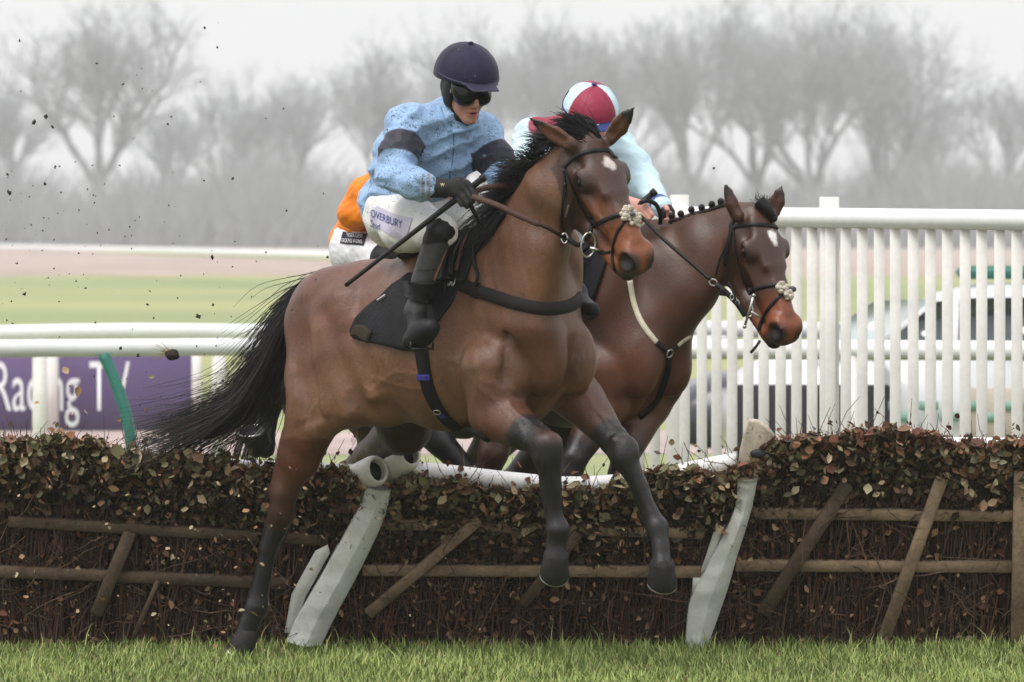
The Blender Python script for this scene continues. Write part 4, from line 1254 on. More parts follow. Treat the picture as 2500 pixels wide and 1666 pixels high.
def brush(root, x0, x1, top, foot, dense, lit_top, seed):
    """birch brush between pixels x0..x1; top(px) gives the brush top row and foot(px) the ground row"""
    tb = .20
    # sticks standing in the frame, splayed at random
    n = int(3.0 * (x1 - x0)); xs = rng.uniform(x0, x1, n); L = np.zeros((n, 5, 3)); s = np.linspace(0, 1, 5)[:, None]
    for i in range(n):
        px = xs[i]; lean = rng.normal() * 26 + 14
        p0 = hplane(px - lean, foot(px) + rng.uniform(-10, 12), -rng.uniform(-0.02, tb)); p1 = hplane(px + lean * 1.2, top(px) + rng.uniform(-14, 120), -rng.uniform(-.035, tb))
        L[i] = p0 + (p1 - p0) * s + rng.normal(size=(5, 3)) * .008
    c = np.array([(.072, .042, .031)]) * rng.uniform(.35, 2.1, (n, 1)); red = rng.random(n) < .09; c[red] = (.14, .055, .03)
    sticks = strands('birch_sticks', L, .0052, .0025, STICKM, root, np.repeat(c, 15, 0)); sticks['kind'] = 'stuff'
    # fine twigs
    n = int(2.0 * (x1 - x0)); xs = rng.uniform(x0, x1, n); L = np.zeros((n, 5, 3))
    for i in range(n):
        px = xs[i]; t = rng.beta(1.2, 2.2); py = top(px) + t * 190
        p = hplane(px, py, rng.uniform(-.18, .05)); d = nrm(np.array([rng.normal() * .9, -.4 + rng.normal() * .5, rng.normal() * .6 + .25]))
        L[i] = p + d * s * rng.uniform(.04, .14) + rng.normal(size=(5, 3)) * .004
    c = np.array([(.060, .035, .025)]) * rng.uniform(.4, 1.6, (n, 1))
    tw = strands('twigs', L, .0022, .0010, STICKM, root, np.repeat(c, 15, 0)); tw['kind'] = 'stuff'
    # loose twigs lying across the face
    n = int(.9 * (x1 - x0)); xs = rng.uniform(x0, x1, n); L = np.zeros((n, 5, 3))
    for i in range(n):
        px = xs[i]; p = hplane(px, rng.uniform(top(px) + 60, foot(px) - 20), rng.uniform(-.03, .03)); a_ = rng.normal() * .8 + (1.2 if rng.random() < .7 else 0)
        d = np.array([math.cos(a_) * (1 if rng.random() < .5 else -1), rng.normal() * .12, math.sin(a_)])
        L[i] = p + d * s * rng.uniform(.10, .38) + rng.normal(size=(5, 3)) * .008
    c = np.array([(.085, .052, .036)]) * rng.uniform(.3, 2.2, (n, 1))
    tw = strands('loose_twigs', L, .0028, .0012, STICKM, root, np.repeat(c, 15, 0)); tw['kind'] = 'stuff'
    # a solid heart so that no light comes through
    V, F = [], []
    cols = np.linspace(x0, x1, 60); rows = np.linspace(0, 1, 14)
    for d0 in (-.06, -.17):
        for r in rows:
            for px in cols:
                py = foot(px) + 6 + (top(px) + 26 - foot(px) - 6) * r
                V.append(hplane(px, py, d0 + rng.normal() * .012))
    m = len(cols)
    for g in range(2):
        o = g * 14 * m
        for j in range(13):
            for i in range(m - 1):
                q = [o + j * m + i, o + j * m + i + 1, o + (j + 1) * m + i + 1, o + (j + 1) * m + i]; F.append(q if g == 0 else q[::-1])
    o = 14 * m
    for i in range(m - 1): F.append([13 * m + i, 13 * m + i + 1, o + 13 * m + i + 1, o + 13 * m + i])
    mesh_obj('brush_core', V, F, CORE, root, smooth=False)
    # leaves
    mv, mf, mc = [], [], []
    def cloud(n, f, size, pal, bias=None, flat=.5):
        P = []
        xs = rng.uniform(x0, x1, n)
        for px in xs:
            py, d = f(px); P.append(hplane(px, py, d))
        leaf_cloud(mv, mf, mc, np.array(P), size, pal, bias, flat)
    w = (x1 - x0) * dense * 1.35
    up = np.array([0, -.2, 1.0])
    bump = lambda px: 9 * math.sin(px * .021 + seed) + 6 * math.sin(px * .063 + 2 * seed) + 4 * math.sin(px * .17)
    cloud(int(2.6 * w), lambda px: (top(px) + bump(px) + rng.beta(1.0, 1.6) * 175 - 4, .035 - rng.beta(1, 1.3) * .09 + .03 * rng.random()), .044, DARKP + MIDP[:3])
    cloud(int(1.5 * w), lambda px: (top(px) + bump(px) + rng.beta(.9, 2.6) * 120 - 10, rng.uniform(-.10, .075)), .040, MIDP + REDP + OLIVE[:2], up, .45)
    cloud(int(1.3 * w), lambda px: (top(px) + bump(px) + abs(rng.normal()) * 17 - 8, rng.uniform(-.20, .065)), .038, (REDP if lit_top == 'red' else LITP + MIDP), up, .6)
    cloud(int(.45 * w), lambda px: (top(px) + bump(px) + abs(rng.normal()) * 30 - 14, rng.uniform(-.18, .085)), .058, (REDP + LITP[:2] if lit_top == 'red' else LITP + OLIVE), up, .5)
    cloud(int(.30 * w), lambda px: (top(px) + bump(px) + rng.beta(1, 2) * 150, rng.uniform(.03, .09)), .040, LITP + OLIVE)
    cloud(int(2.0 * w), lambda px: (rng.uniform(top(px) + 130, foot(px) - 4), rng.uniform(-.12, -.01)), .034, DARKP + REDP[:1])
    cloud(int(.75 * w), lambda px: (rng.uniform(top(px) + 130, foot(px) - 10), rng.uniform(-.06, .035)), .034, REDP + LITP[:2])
    # a few sprigs standing clear of the top
    cloud(int(.10 * w), lambda px: (top(px) + bump(px) - abs(rng.normal()) * 24, rng.uniform(-.15, .03)), .034, REDP + MIDP)
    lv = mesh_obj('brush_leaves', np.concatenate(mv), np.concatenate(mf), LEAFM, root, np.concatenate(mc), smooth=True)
    lv['kind'] = 'stuff'

def bar(root, name, a, b, w, t, m, da=.022, db=.022):
    mb = MB(); mb.beam(hplane(*a, da), hplane(*b, db), w, t, HN, .004); return mb.build(name, m, root)

def curve(*pts):
    X = [p[0] for p in pts]; Y = [p[1] for p in pts]
    return lambda px: float(np.interp(px, X, Y))

def hurdle(lab, x0, x1, top, foot, toprail, rails, braces, dense, lit, seed):
    c = hplane((x0 + x1) / 2, foot((x0 + x1) / 2)); c[2] = 0
    root = empty('hurdle', c, lab, 'hurdle', 'brush hurdle panels')
    mb = MB(); mb.tube(spline([hplane(px, py, -.10) for px, py in toprail], 24), .043, 16); mb.build('top_rail', TOPRAIL, root, True)
    for a, b, m, w in rails: bar(root, 'cross_rail', a, b, w, .035, m)
    for a, b, m, w in braces:
        bar(root, 'brace', a, b, w, .030, m, .050, .050)
        for f in (.28, .62):
            q = hplane(a[0] + (b[0] - a[0]) * f, a[1] + (b[1] - a[1]) * f, .096)
    brush(root, x0, x1, top, foot, dense, lit, seed)
    return root

foot = curve((-100, 1578), (600, 1592), (1700, 1600), (2600, 1604))
hurdle('left hurdle panel with olive and brown leaves behind the trailing hind leg', -60, 890,
       curve((-60, 1075), (0, 1078), (180, 1088), (330, 1110), (450, 1128), (560, 1138), (700, 1150), (890, 1172)), foot,
       [(-60, 1105), (180, 1118), (430, 1140), (620, 1148), (860, 1158)],
       [((20, 1272), (800, 1318), TIMBERD, .048), ((-60, 1392), (700, 1424), TIMBERD, .050)],
       [((318, 1300), (235, 1500), TIMBERD, .055), ((385, 1420), (325, 1560), TIMBERD, .02)], 1.35, 'lit', 1)
hurdle('middle hurdle panel, knocked lowest, with its white top rail laid bare', 850, 1835,
       curve((850, 1200), (905, 1200), (1000, 1185), (1150, 1190), (1290, 1215), (1420, 1205), (1520, 1180), (1640, 1165), (1790, 1160)), foot,
       [(880, 1160), (1020, 1152), (1240, 1176), (1400, 1188), (1560, 1176), (1690, 1150), (1800, 1128)],
       [((930, 1278), (1720, 1302), TIMBER, .046), ((885, 1391), (1740, 1396), TIMBER, .050)],
       [((1170, 1268), (898, 1500), TIMBER, .048), ((1412, 1300), (1275, 1478), TIMBERD, .045)], 1.3, 'lit', 2)
hurdle('right hurdle panel standing highest with thick reddish brown leaves on top', 1775, 2580,
       curve((1775, 1160), (1850, 1118), (1900, 1095), (1990, 1072), (2120, 1068), (2300, 1072), (2360, 1090), (2430, 1098), (2580, 1090)), foot,
       [(1830, 1108), (2000, 1096), (2300, 1092), (2600, 1096)],
       [((1830, 1252), (2580, 1260), TIMBER, .050), ((1795, 1380), (2580, 1384), TIMBER, .050)],
       [((2068, 1180), (1862, 1500), TIMBERD, .058), ((2300, 1165), (2150, 1580), TIMBER, .055), ((2492, 1150), (2484, 1590), TIMBER, .060)], 1.45, 'red', 3)

def prism(root, name, poly, d0, d1, m, puff=0.0):
    """a slab between two depths in front of the hurdle face whose front has a folded middle"""
    P = [hplane(x, y, d1) for x, y in poly]; Q = [hplane(x, y, d0) for x, y in poly]; k = len(P)
    c = np.mean(P, 0)
    inner = [p + (c - p) * .16 + HN * puff for p in P]
    V = Q + P + inner; F = []
    for i in range(k):
        j = (i + 1) % k
        F += [[i, j, k + j, k + i], [k + i, k + j, 2 * k + j, 2 * k + i]]
    F += [[2 * k + i for i in range(k)], list(range(k - 1, -1, -1))]
    return mesh_obj(name, V, F, m, root, smooth=False)

def padded_upright(lab, facepts, edgepts, slabs, caps, m, mtop):
    c = hplane(*facepts[0]); c[2] = 0
    root = empty('padded_upright', c, lab, 'padded upright', 'padded uprights between the hurdle panels')
    # two long faces meeting in a ridge, with creases
    n = 26
    Lp = spline([hplane(x, y, .075) for x, y in facepts[0::1]], n); Rp = spline([hplane(x, y, .075) for x, y in edgepts], n)
    V = []; 
    ts = [(0., -.10), (0., 0.), (.03, .006), (.52, .030), (.56, .031), (.97, .000), (1., -.006), (1., -.10)]
    for i in range(n):
        cr = .0035 * math.sin(i * 1.9) + .004 * math.sin(i * .8 + 1)
        for t, d in ts: V.append(Lp[i] * (1 - t) + Rp[i] * t + HN * (d + cr * (d > 0)))
    k = len(ts); F = []
    for i in range(n - 1):
        for j in range(k - 1): F.append([i * k + j, i * k + j + 1, (i + 1) * k + j + 1, (i + 1) * k + j])
        F.append([i * k + k - 1, i * k, (i + 1) * k, (i + 1) * k + k - 1])
    F += [list(range(k)), [(n - 1) * k + j for j in range(k)][::-1]]
    mesh_obj('padding', V, F, m, root, smooth=False)
    for s in slabs: prism(root, 'side_pad', s, -.02, .05, m, .01)
    for kind, a in caps:
        if kind == 'roll':           # a rolled pad end with a dark open centre
            (x, y), r, ax = a
            b = Body(); p = hplane(x, y, -.02)
            axv = nrm(np.array(ax)); b.econe(p - axv * .10, p + axv * .075, (r, r * .92), (r, r * .92), (0, 0, 1), .02)
            b.econe(p + axv * .06, p + axv * .12, (r * .66, r * .55), (r * .66, r * .55), (0, 0, 1), .01, True)
            Vv, Ff = b.mesh(.006, 1); mesh_obj('pad_end', Vv, Ff, mtop, root)
            mb = MB(); mb.tube([p + axv * .02, p + axv * .072], r * .60, 20); mb.build('dark_opening', FOAMEND, root, True)
        else:
            prism(root, 'pad_top', a, -.06, .05, mtop, .005)
    return root
padded_upright('greyish white padded upright left of centre with a black rolled end at its head',
    [(700, 1566), (730, 1500), (800, 1380), (880, 1232), (892, 1188)], [(784, 1578), (822, 1500), (880, 1392), (938, 1268), (955, 1196)],
    [[(694, 1545), (712, 1450), (770, 1345), (800, 1330), (806, 1350), (745, 1460), (716, 1548)]],
    [('roll', ((893, 1162), .070, (.45, -.80, .25))), ('roll', ((972, 1130), .066, (.45, -.75, .35)))], VINYL, mat('clean_vinyl', (.72, .70, .66), .45, var=.1, vscale=9, specks=[(50, .66, (.35, .26, .18))]))
padded_upright('greyish white padded upright between the middle and right panels with a torn muddy head',
    [(1672, 1590), (1686, 1470), (1735, 1370), (1794, 1243), (1800, 1170)], [(1722, 1596), (1772, 1455), (1800, 1360), (1834, 1250), (1850, 1170)],
    [[(1712, 1390), (1742, 1300), (1772, 1280), (1735, 1370), (1712, 1405)], [(1688, 1455), (1692, 1410), (1722, 1412), (1700, 1445)]],
    [('top', [(1800, 1152), (1806, 1098), (1824, 1022), (1850, 1024), (1876, 1040), (1893, 1062), (1872, 1082), (1887, 1100), (1884, 1140), (1840, 1160)])], VINYL, VINYLB)
mb = MB(); q = hplane(1850, 1108, .075); mb.ball(q, (.034, .012, .020), 14, 8); 
tag(mb.build('pad_hole', FOAMEND, bpy.data.objects['padded_upright.001'], True))

# ------------------------------------------------------------------ jockeys
SKIN = mat('skin', attr=True, rough=.5, var=.06, vscale=30, spec=.4, specks=[(170, .68, (.10, .045, .03))])
SILK1 = mat('muddy_silk', attr=True, rough=.55, var=.12, vscale=10, bump=.8, bscale=20, spec=.35, sheen=.1,
            specks=[(140, .588, (.040, .05, .06)), (230, .60, (.05, .06, .07)), (44, .635, (.045, .055, .065)), (14, .68, (.13, .19, .24))])
SILK2 = mat('pale_silk', attr=True, rough=.5, var=.06, vscale=10, bump=.45, bscale=14, spec=.35)
SILK3 = mat('orange_silk', attr=True, rough=.5, var=.12, vscale=9, bump=.5, bscale=14, spec=.35)
BREECH = mat('white_breeches', (.72, .71, .70), .6, var=.07, vscale=10, bump=.4, bscale=22, specks=[(80, .63, (.10, .085, .07)), (30, .70, (.42, .36, .27))], stretch=(.8, 1, 1.2))
BREECH3 = mat('plain_white_breeches', (.74, .74, .76), .6, var=.06, vscale=10, bump=.4, bscale=18)
BOOT = mat('riding_boot', attr=True, rough=.5, var=.2, vscale=30, bump=.25, bscale=120, spec=.25, specks=[(70, .68, (.10, .09, .08))])
GLOVE = mat('black_glove', (.012, .011, .012), .6, var=.25, vscale=40, bump=.4, bscale=180, spec=.35)
NAVYH = mat('navy_velvet', (.016, .012, .040), .65, var=.25, vscale=25, bump=.3, bscale=200, sheen=.15, spec=.25, specks=[(60, .71, (.25, .22, .20))])
GOGGLE = mat('black_goggle_lens', (.004, .004, .005), .16, spec=.35)
HARNESS = mat('black_harness', (.010, .010, .012), .55)
CAPSILK = mat('cap_silk', attr=True, rough=.5, bump=.4, bscale=40, var=.06, spec=.35)

class HumanHead:
    def __init__(self, c, f, roll=0.0, s=1.0):
        self.o = np.asarray(c, float); self.f = nrm(f); u = np.array([0, 0, 1.0]); u = nrm(u - self.f * np.dot(u, self.f))
        r = np.cross(self.f, u); self.u = u * math.cos(roll) + r * math.sin(roll); self.r = np.cross(self.f, self.u); self.s = s
        self.axes = np.stack([self.r, self.f, self.u])
    def __call__(self, a, f, u): return self.o + self.s * (a * self.r + f * self.f + u * self.u)

def human_head(b, h):
    ax = h.axes; s = h.s
    E = lambda c, r, k=.012, sub=False: b.ell(h(*c), np.asarray(r) * s, ax, k, sub)
    E((0, -.008, .045), (.075, .097, .085), .02)
    E((0, .034, -.030), (.061, .064, .082), .025)
    for q in (-1, 1):
        b.cone(h(q * .048, -.005, -.055), h(q * .012, .068, -.108), .021 * s, .019 * s, .025)
        E((q * .036, .066, -.030), (.024, .024, .026), .02)
        E((q * .030, .086, .012), (.018, .012, .010), .012, True)
        E((q * .011, .103, -.046), (.008, .010, .007), .008)
        E((q * .076, -.005, -.012), (.010, .020, .032), .008)
    E((0, .080, -.108), (.020, .018, .017), .018)
    b.cone(h(0, .092, .008), h(0, .112, -.036), .009 * s, .0125 * s, .012)
    E((0, .092, -.068), (.026, .014, .009), .008); E((0, .090, -.085), (.023, .014, .009), .008)
    E((0, .108, -.0762), (.018, .022, .0042), .004, True)

def skin_paint(V, h, base=(.48, .235, .165)):
    C = np.tile(np.array(base), (len(V), 1))
    L = (V - h.o) @ h.axes.T / h.s
    d = np.hypot(L[:, 0] / .024, (L[:, 2] + .077) / .012); w = np.clip((1.1 - d) / .4, 0, 1)[:, None] * (L[:, 1:2] > .06)
    C = C * (1 - w) + np.array([.36, .10, .09]) * w
    d = np.hypot(L[:, 0] / .015, (L[:, 2] + .0762) / .0035); w = np.clip((1.1 - d) / .4, 0, 1)[:, None] * (L[:, 1:2] > .06)
    C = C * (1 - w) + np.array([.06, .015, .015]) * w
    for q in (-1, 1):
        d = np.linalg.norm((L - np.array([q * .038, .08, -.035])) / np.array([.022, .03, .022]), axis=1); w = (np.clip(1 - d, 0, 1) * .5)[:, None]
        C = C * (1 - w) + np.array([.56, .19, .14]) * w
    return C

def torso(b, J, grow=0.0, k=.05):
    lat = nrm(J['Sf'] - J['Sn'])
    g = grow
    b.econe(J['P'], J['Wa'], (.155 + g, .125 + g), (.150 + g, .115 + g), lat, k)
    b.econe(J['Wa'], J['C'], (.150 + g, .115 + g), (.175 + g, .120 + g), lat, k)
    b.econe(J['C'], J['NB'], (.175 + g, .120 + g), (.105 + g, .075 + g), lat, k)
    b.cone(J['Sn'], J['NB'], .068 + g, .062 + g, k); b.cone(J['Sf'], J['NB'], .068 + g, .062 + g, k)

def arm(b, S, E, Wr, ru=.058, re=.048, rw=.036, k=.03):
    b.cone(S, E, ru + .012, re, k); b.cone(E, Wr, re, rw, k)

def hand_fist(b, wrist, knuck, axis, out, s=1.0, thumb=1):
    """closed hand: palm from wrist to knuckles; axis = direction of the thing held (towards the thumb); out = side the fingers curl to"""
    wrist = np.asarray(wrist); knuck = np.asarray(knuck); ax = nrm(axis); fw = nrm(knuck - wrist); out = nrm(np.asarray(out) - ax * np.dot(out, ax))
    fw2 = nrm(fw - ax * np.dot(fw, ax))
    b.econe(wrist, knuck - fw2 * .008, (.030 * s, .020 * s), (.040 * s, .016 * s), ax, .012)
    for i, (L, r) in enumerate(((1.0, .0105), (1.08, .0108), (1.0, .0102), (.82, .0090))):
        o = ax * (.031 - .0205 * i) * s
        k0 = knuck + o; m1 = k0 + (fw2 * .022 + out * .016) * L * s; m2 = k0 + (fw2 * .014 + out * .044) * L * s; t = k0 + (-fw2 * .012 + out * .046) * L * s
        b.chain([k0 - fw2 * .01, k0, m1, m2, t], [r * s, r * 1.12 * s, r * 1.02 * s, r * .95 * s, r * .85 * s], .005)
    t0 = wrist + fw2 * .030 * s + ax * .026 * s + out * .008; 
    b.chain([t0, t0 + (fw2 * .022 + ax * .018 + out * .014) * s, t0 + (fw2 * .048 + ax * .010 + out * .026) * s], [.0140 * s, .0118 * s, .0100 * s], .006)

def fold_noise(V, N, amp, seed, s=(14, 14, 30)):
    q = V * np.asarray(s)
    f = fbm(q, 1.0, seed, 3)
    return V + N * (amp * (1 - np.abs(f) * 1.6))[:, None]

def part(name, b, h, m, parent, paint=None, folds=None, smooth=1):
    V, F = b.mesh(h, smooth)
    if folds: V = fold_noise(V, vnormals(V, F), *folds)
    C = paint(V) if paint else None
    return mesh_obj(name, V, F, m, parent, C), V, F

def helmet(root, h, m, paint=None, brim=True, peak_m=None):
    b = Body(); ax = h.axes
    b.ell(h(0, -.008, .052), np.array((.124, .148, .125)) * h.s, ax, .01)
    b.ell(h(0, -.06, .02), np.array((.100, .085, .095)) * h.s, ax, .03)
    b.plane(h(0, .03, .040), -(h.u * 1.0 - h.f * .16), .004)
    o, V, F = part('helmet', b, .0055, m, root, paint)
    # stitched band, peak, button
    bv = bvh_of(V, F)
    mb = MB(); P, N = ring_on(bv, h(0, 0, .062), h.f, h.r, -1.9, 1.9, 40, .4); strap_mesh(mb, P - h.u * .006, N, .016, .0025)
    mb.build('helmet_band', peak_m or m, o, True)
    mb = MB()
    for q in range(6):
        az = math.radians(30 + 60 * q); e_ = h.f * math.cos(az) + h.r * math.sin(az)
        P, N = ring_on(bv, h(0, -.008, .052), e_, h.u, .15, 1.5, 18, .4)
        if len(P) > 3: strap_mesh(mb, P, N, .0035, .0012)
    mb.build('seam', peak_m or m, o, True)
    if brim:
        b = Body(); b.econe(h(-.075, .080, .056), h(.075, .080, .056), (.0055, .055), (.0055, .055), h.u, .01); b.econe(h(-.055, .145, .047), h(.055, .145, .047), (.0045, .042), (.0045, .042), h.u, .02)
        part('peak', b, .004, peak_m or m, o, None)
    mb = MB(); mb.ball(h(0, -.008, .181), (.012, .012, .007), 12, 8); mb.build('button', m if paint is None else peak_m, o, True)
    return o, bv

# ---- leading rider
J1 = dict(P=W(962, 502, -.34), Wa=W(1012, 448, -.44), C=W(1076, 365, -.55), NB=W(1104, 292, -.62), Sn=W(994, 306, -.70), Sf=W(1174, 326, -.51),
          En=W(964, 428, -.82), Wn=W(1062, 458, -.95), Ef=W(1232, 436, -.62), Wf=W(1262, 482, -.70),
          Hn=W(950, 524, -.46), Hf=W(1010, 520, -.22), Kn=W(1078, 566, -.86), Kf=W(1188, 572, -.42))
RIDER1 = {}
def rider1():
    J = J1
    root = empty('person', W(1040, 540, -.55), 'jockey in muddy pale blue silks with navy armbands, navy cap and black goggles', 'person', 'jockeys riding the race')
    h = HumanHead(W(1137, 213, -.70), (.42, -.84, -.36), .03, 1.04)
    b = Body(); human_head(b, h)
    b.cone(h(0, -.03, -.06), J['NB'], .055, .060, .03)
    torso(b, J, -.03); arm(b, J['Sn'], J['En'], J['Wn'], .045, .038, .028); arm(b, J['Sf'], J['Ef'], J['Wf'], .045, .038, .028)
    wax = W(1180, 435, -.99) - W(1100, 497, -.955)
    hand_fist(b, J['Wn'], W(1126, 462, -.985), wax, (.55, -.35, -.75), .66)
    hand_fist(b, J['Wf'], W(1290, 505, -.74), (0, .3, 1), (.4, -.5, -.6), .66)
    b.cone(J['Hn'], J['Kn'], .085, .055, .04); b.cone(J['Hf'], J['Kf'], .085, .055, .04)
    An, Af = W(1012, 765, -.78), W(1405, 715, -.42)
    b.chain([J['Kn'], An, W(1040, 803, -.88)], [.05, .028, .020], .02); b.chain([J['Kf'], Af, W(1425, 750, -.48)], [.05, .028, .020], .02)
    part('body', b, .0055, SKIN, root, lambda V: skin_paint(V, h))
    # jacket
    b = Body(); torso(b, J, .002)
    b.ell(W(972, 415, -.42), (.105, .12, .13), None, .08)
    b.ell(W(962, 385, -.46), (.07, .08, .12), None, .06)
    b.ell(W(1050, 440, -.52), (.13, .10, .07), None, .05)
    b.cone(J['Sn'], W(974, 372, -.77), .080, .070, .035); b.cone(W(974, 372, -.77), J['En'], .070, .068, .03)
    b.cone(J['En'], W(1010, 448, -.90), .066, .058, .03); b.cone(W(1010, 448, -.90), W(1052, 457, -.94), .058, .044, .02)
    b.cone(J['Sf'], W(1206, 385, -.58), .078, .068, .035); b.cone(W(1206, 385, -.58), J['Ef'], .067, .062, .03); b.cone(J['Ef'], J['Wf'], .062, .045, .03)
    b.chain([h(0, -.045, -.095), J['NB']], [.066, .085], .03)
    for px in (1026, 1040, 1053): b.cone(W(px, 432 + (px - 1026) * .2, -.975), W(px + 2, 480, -.915), .012, .012, .02)
    nd = nrm(J['En'] - J['Sn'])
    def paint(V):
        base = np.array([.300, .455, .690])
        C = np.tile(base, (len(V), 1)) * (1 + .10 * fbm(V, 6, 9))[:, None]
        for S, E, lo, hi in ((W(980, 330, -.72), W(966, 420, -.81), .12, .70), (W(1192, 352, -.53), J['Ef'], .22, .80)):
            t, d = seg_t(V, S, E); w = np.clip((t - lo) / .03, 0, 1) * np.clip((hi - t) / .03, 0, 1) * (d < .105)
            C = C * (1 - w[:, None]) + np.array([.026, .024, .042]) * w[:, None]
        for px in (1033, 1047):
            d = np.abs(V[:, 0] - W(px, 455, -.93)[0] - .02 * (V[:, 2] - W(px, 455, -.93)[2])); w = ((d < .0045) & (V[:, 1] < -.84) & (V[:, 2] < W(0, 425, -.9)[2]))[:, None] * .75
            C = C * (1 - w) + np.array([.28, .17, .10]) * w
        return C
    _, jv, jf = part('jacket', b, .0062, SILK1, root, paint, (.0125, 21, (11, 11, 24)))
    jb = bvh_of(jv, jf)
    mb = MB()
    strap_px(mb, jb, [(1106, 318), (1108, 350), (1104, 400), (1092, 455)], .006, .002); mb.build('zip_seam', mat('blue_seam', (.06, .12, .26), .6), root, True)
    mb = MB()
    strap_px(mb, jb, [(1072, 262), (1082, 290), (1098, 322)], .020, .004, 0, 16); strap_px(mb, jb, [(1106, 322), (1140, 318), (1165, 305)], .018, .004, 0, 16)
    mb.build('collar', mat('collar_silk', (.27, .43, .68), .55), root, True)
    # breeches
    b = Body()
    b.ell(W(968, 504, -.34), (.145, .15, .135), None, .05); b.ell(W(950, 538, -.44), (.09, .10, .115), None, .05)
    b.econe(J['Hn'], W(1010, 548, -.68), (.108, .100), (.102, .092), (0, 0, 1), .04); b.econe(W(1010, 548, -.68), J['Kn'], (.102, .092), (.070, .066), (0, 0, 1), .04)
    b.ell(W(985, 572, -.62), (.09, .08, .070), None, .05)
    b.econe(J['Hf'], J['Kf'], (.118, .112), (.078, .075), (0, 0, 1), .05)
    b.cone(W(1040, 500, -.46), W(1150, 545, -.50), .08, .07, .08)
    _, bv_, bf_ = part('breeches', b, .0065, BREECH, root, None, (.0042, 33, (13, 13, 20)))
    bb = bvh_of(bv_, bf_)
    # embroidered patch on the thigh
    tl, tr, bl, br = (922, 503), (1008, 533), (905, 540), (990, 590)
    def grid(n, m, lift):
        V = []
        for j in range(m):
            for i in range(n):
                u, v = i / (n - 1), j / (m - 1)
                x = (tl[0] * (1 - u) + tr[0] * u) * (1 - v) + (bl[0] * (1 - u) + br[0] * u) * v - 6 * math.sin(v * 3.14) * (1 - u)
                y = (tl[1] * (1 - u) + tr[1] * u) * (1 - v) + (bl[1] * (1 - u) + br[1] * u) * v + 5 * math.sin(u * 3.14)
                p, q = cast_px(bb, x, y); V.append(p + q * lift)
        return np.array(V), [[j * n + i, j * n + i + 1, (j + 1) * n + i + 1, (j + 1) * n + i][::-1] for j in range(m - 1) for i in range(n - 1)]
    V, F = grid(16, 10, .0035)
    pt = mesh_obj('embroidered_patch', V, F, mat('lilac_patch', (.52, .49, .60), .7, bump=.4, bscale=30), root)
    def put(ox, oy, ux, uy, vx, vy):
        def f(V):
            out = []
            for x, y, _ in V:
                p, q = cast_px(bb, ox + x * ux + y * vx, oy + x * uy + y * vy + 9 * (x * .17) * (1 - x * .17) * 1.0); out.append(p + q * .0065)
            return np.array(out)
        return f
    BT = mat('blue_embroidery', (.075, .085, .27), .7)
    text_mesh('OVERBURY', 1.0, 'lettering', BT, pt, put(907, 528, 15.2, 5.6, -1.0, -27), .15)
    text_mesh('Stud', 1.0, 'lettering', BT, pt, put(907, 551, 13.5, 6.0, -1.0, -24), .12)
    # boots
    for nm, K, A, heel, toe in (('near', W(1066, 585, -.86), An, W(1000, 832, -.76), W(1058, 796, -.97)), ('far', W(1180, 590, -.42), Af, W(1412, 770, -.40), W(1446, 756, -.62))):
        b = Body()
        b.cone(W(1076, 566, -.868) if nm == 'near' else J['Kf'], K, .066, .056, .015)
        b.chain([K, (K * .45 + A * .55) + np.array([-.006, .008, 0]), A], [.052, .045, .035], .012)
        if nm == 'near':
            b.cone(W(1054, 799, -.94), W(1002, 834, -.85), .030, .034, .05); b.cone(A, W(1028, 808, -.88), .036, .046, .05); b.cone(W(1046, 806, -.92), W(1020, 836, -.87), .030, .030, .04)
        else:
            b.chain([A, heel + np.array([0, 0, .02])], [.042, .036], .02); b.chain([A, (heel + toe) / 2 + np.array([0, 0, .018]), toe], [.040, .036, .030], .03)
            b.econe(heel - np.array([0, 0, .012]), toe - np.array([0, 0, .016]), (.012, .034), (.012, .032), (0, 0, 1), .006)
        zt, za = W(0, 597, K[1])[2], W(0, 745, A[1])[2]
        def paint(V):
            C = np.tile(np.array([.060, .059, .062] if nm == 'near' else [.008, .008, .009]), (len(V), 1))
            w = np.clip((V[:, 2] - zt - .10 * (V[:, 0] - K[0])) / .006, 0, 1)[:, None]; C = C * (1 - w) + np.array([.008, .008, .009]) * w
            w = np.clip((za - V[:, 2]) / .03, 0, 1)[:, None]; C = C * (1 - w) + np.array([.009, .009, .010]) * w
            w = (np.abs(V[:, 2] - W(0, 658, A[1])[2] - .1 * (V[:, 0] - K[0])) < .003)[:, None] * .8; C = C * (1 - w) + np.array([.02, .02, .02]) * w
            return C
        _, v1, f1 = part('boot', b, .0058, BOOT, root, paint, (.0012, 41, (18, 18, 40)))
        if nm == 'near': RIDER1['boot'] = (v1, f1)
    # gloves
    b = Body(); b.cone(W(1058, 458, -.948), W(1084, 461, -.962), .044, .038, .015)
    hand_fist(b, W(1080, 460, -.962), W(1126, 462, -.985), wax, (.55, -.35, -.75), 1.12)
    o, _, _ = part('glove', b, .0042, GLOVE, root)
    mb = MB(); gp = W(1078, 452, -1.006)
    for dx in (0, .007): mb.tube([gp + np.array([dx - .003, -.002, .007]), gp + np.array([dx, -.003, -.006]), gp + np.array([dx + .004, -.002, .006])], .0014, 6)
    mb.build('glove_mark', mat('cream_print', (.75, .62, .32), .6), o)
    b = Body(); b.cone(J['Wf'], J['Wf'] * .4 + W(1290, 505, -.74) * .6, .04, .036, .015); hand_fist(b, J['Wf'], W(1290, 505, -.74), (0, .3, 1), (.4, -.5, -.6), 1.12)
    part('glove', b, .005, GLOVE, root)
    # cap, harness, goggles
    hel, hb = helmet(root, h, NAVYH, None, True, mat('navy_trim', (.030, .026, .055), .5))
    b = Body(); ax = h.axes
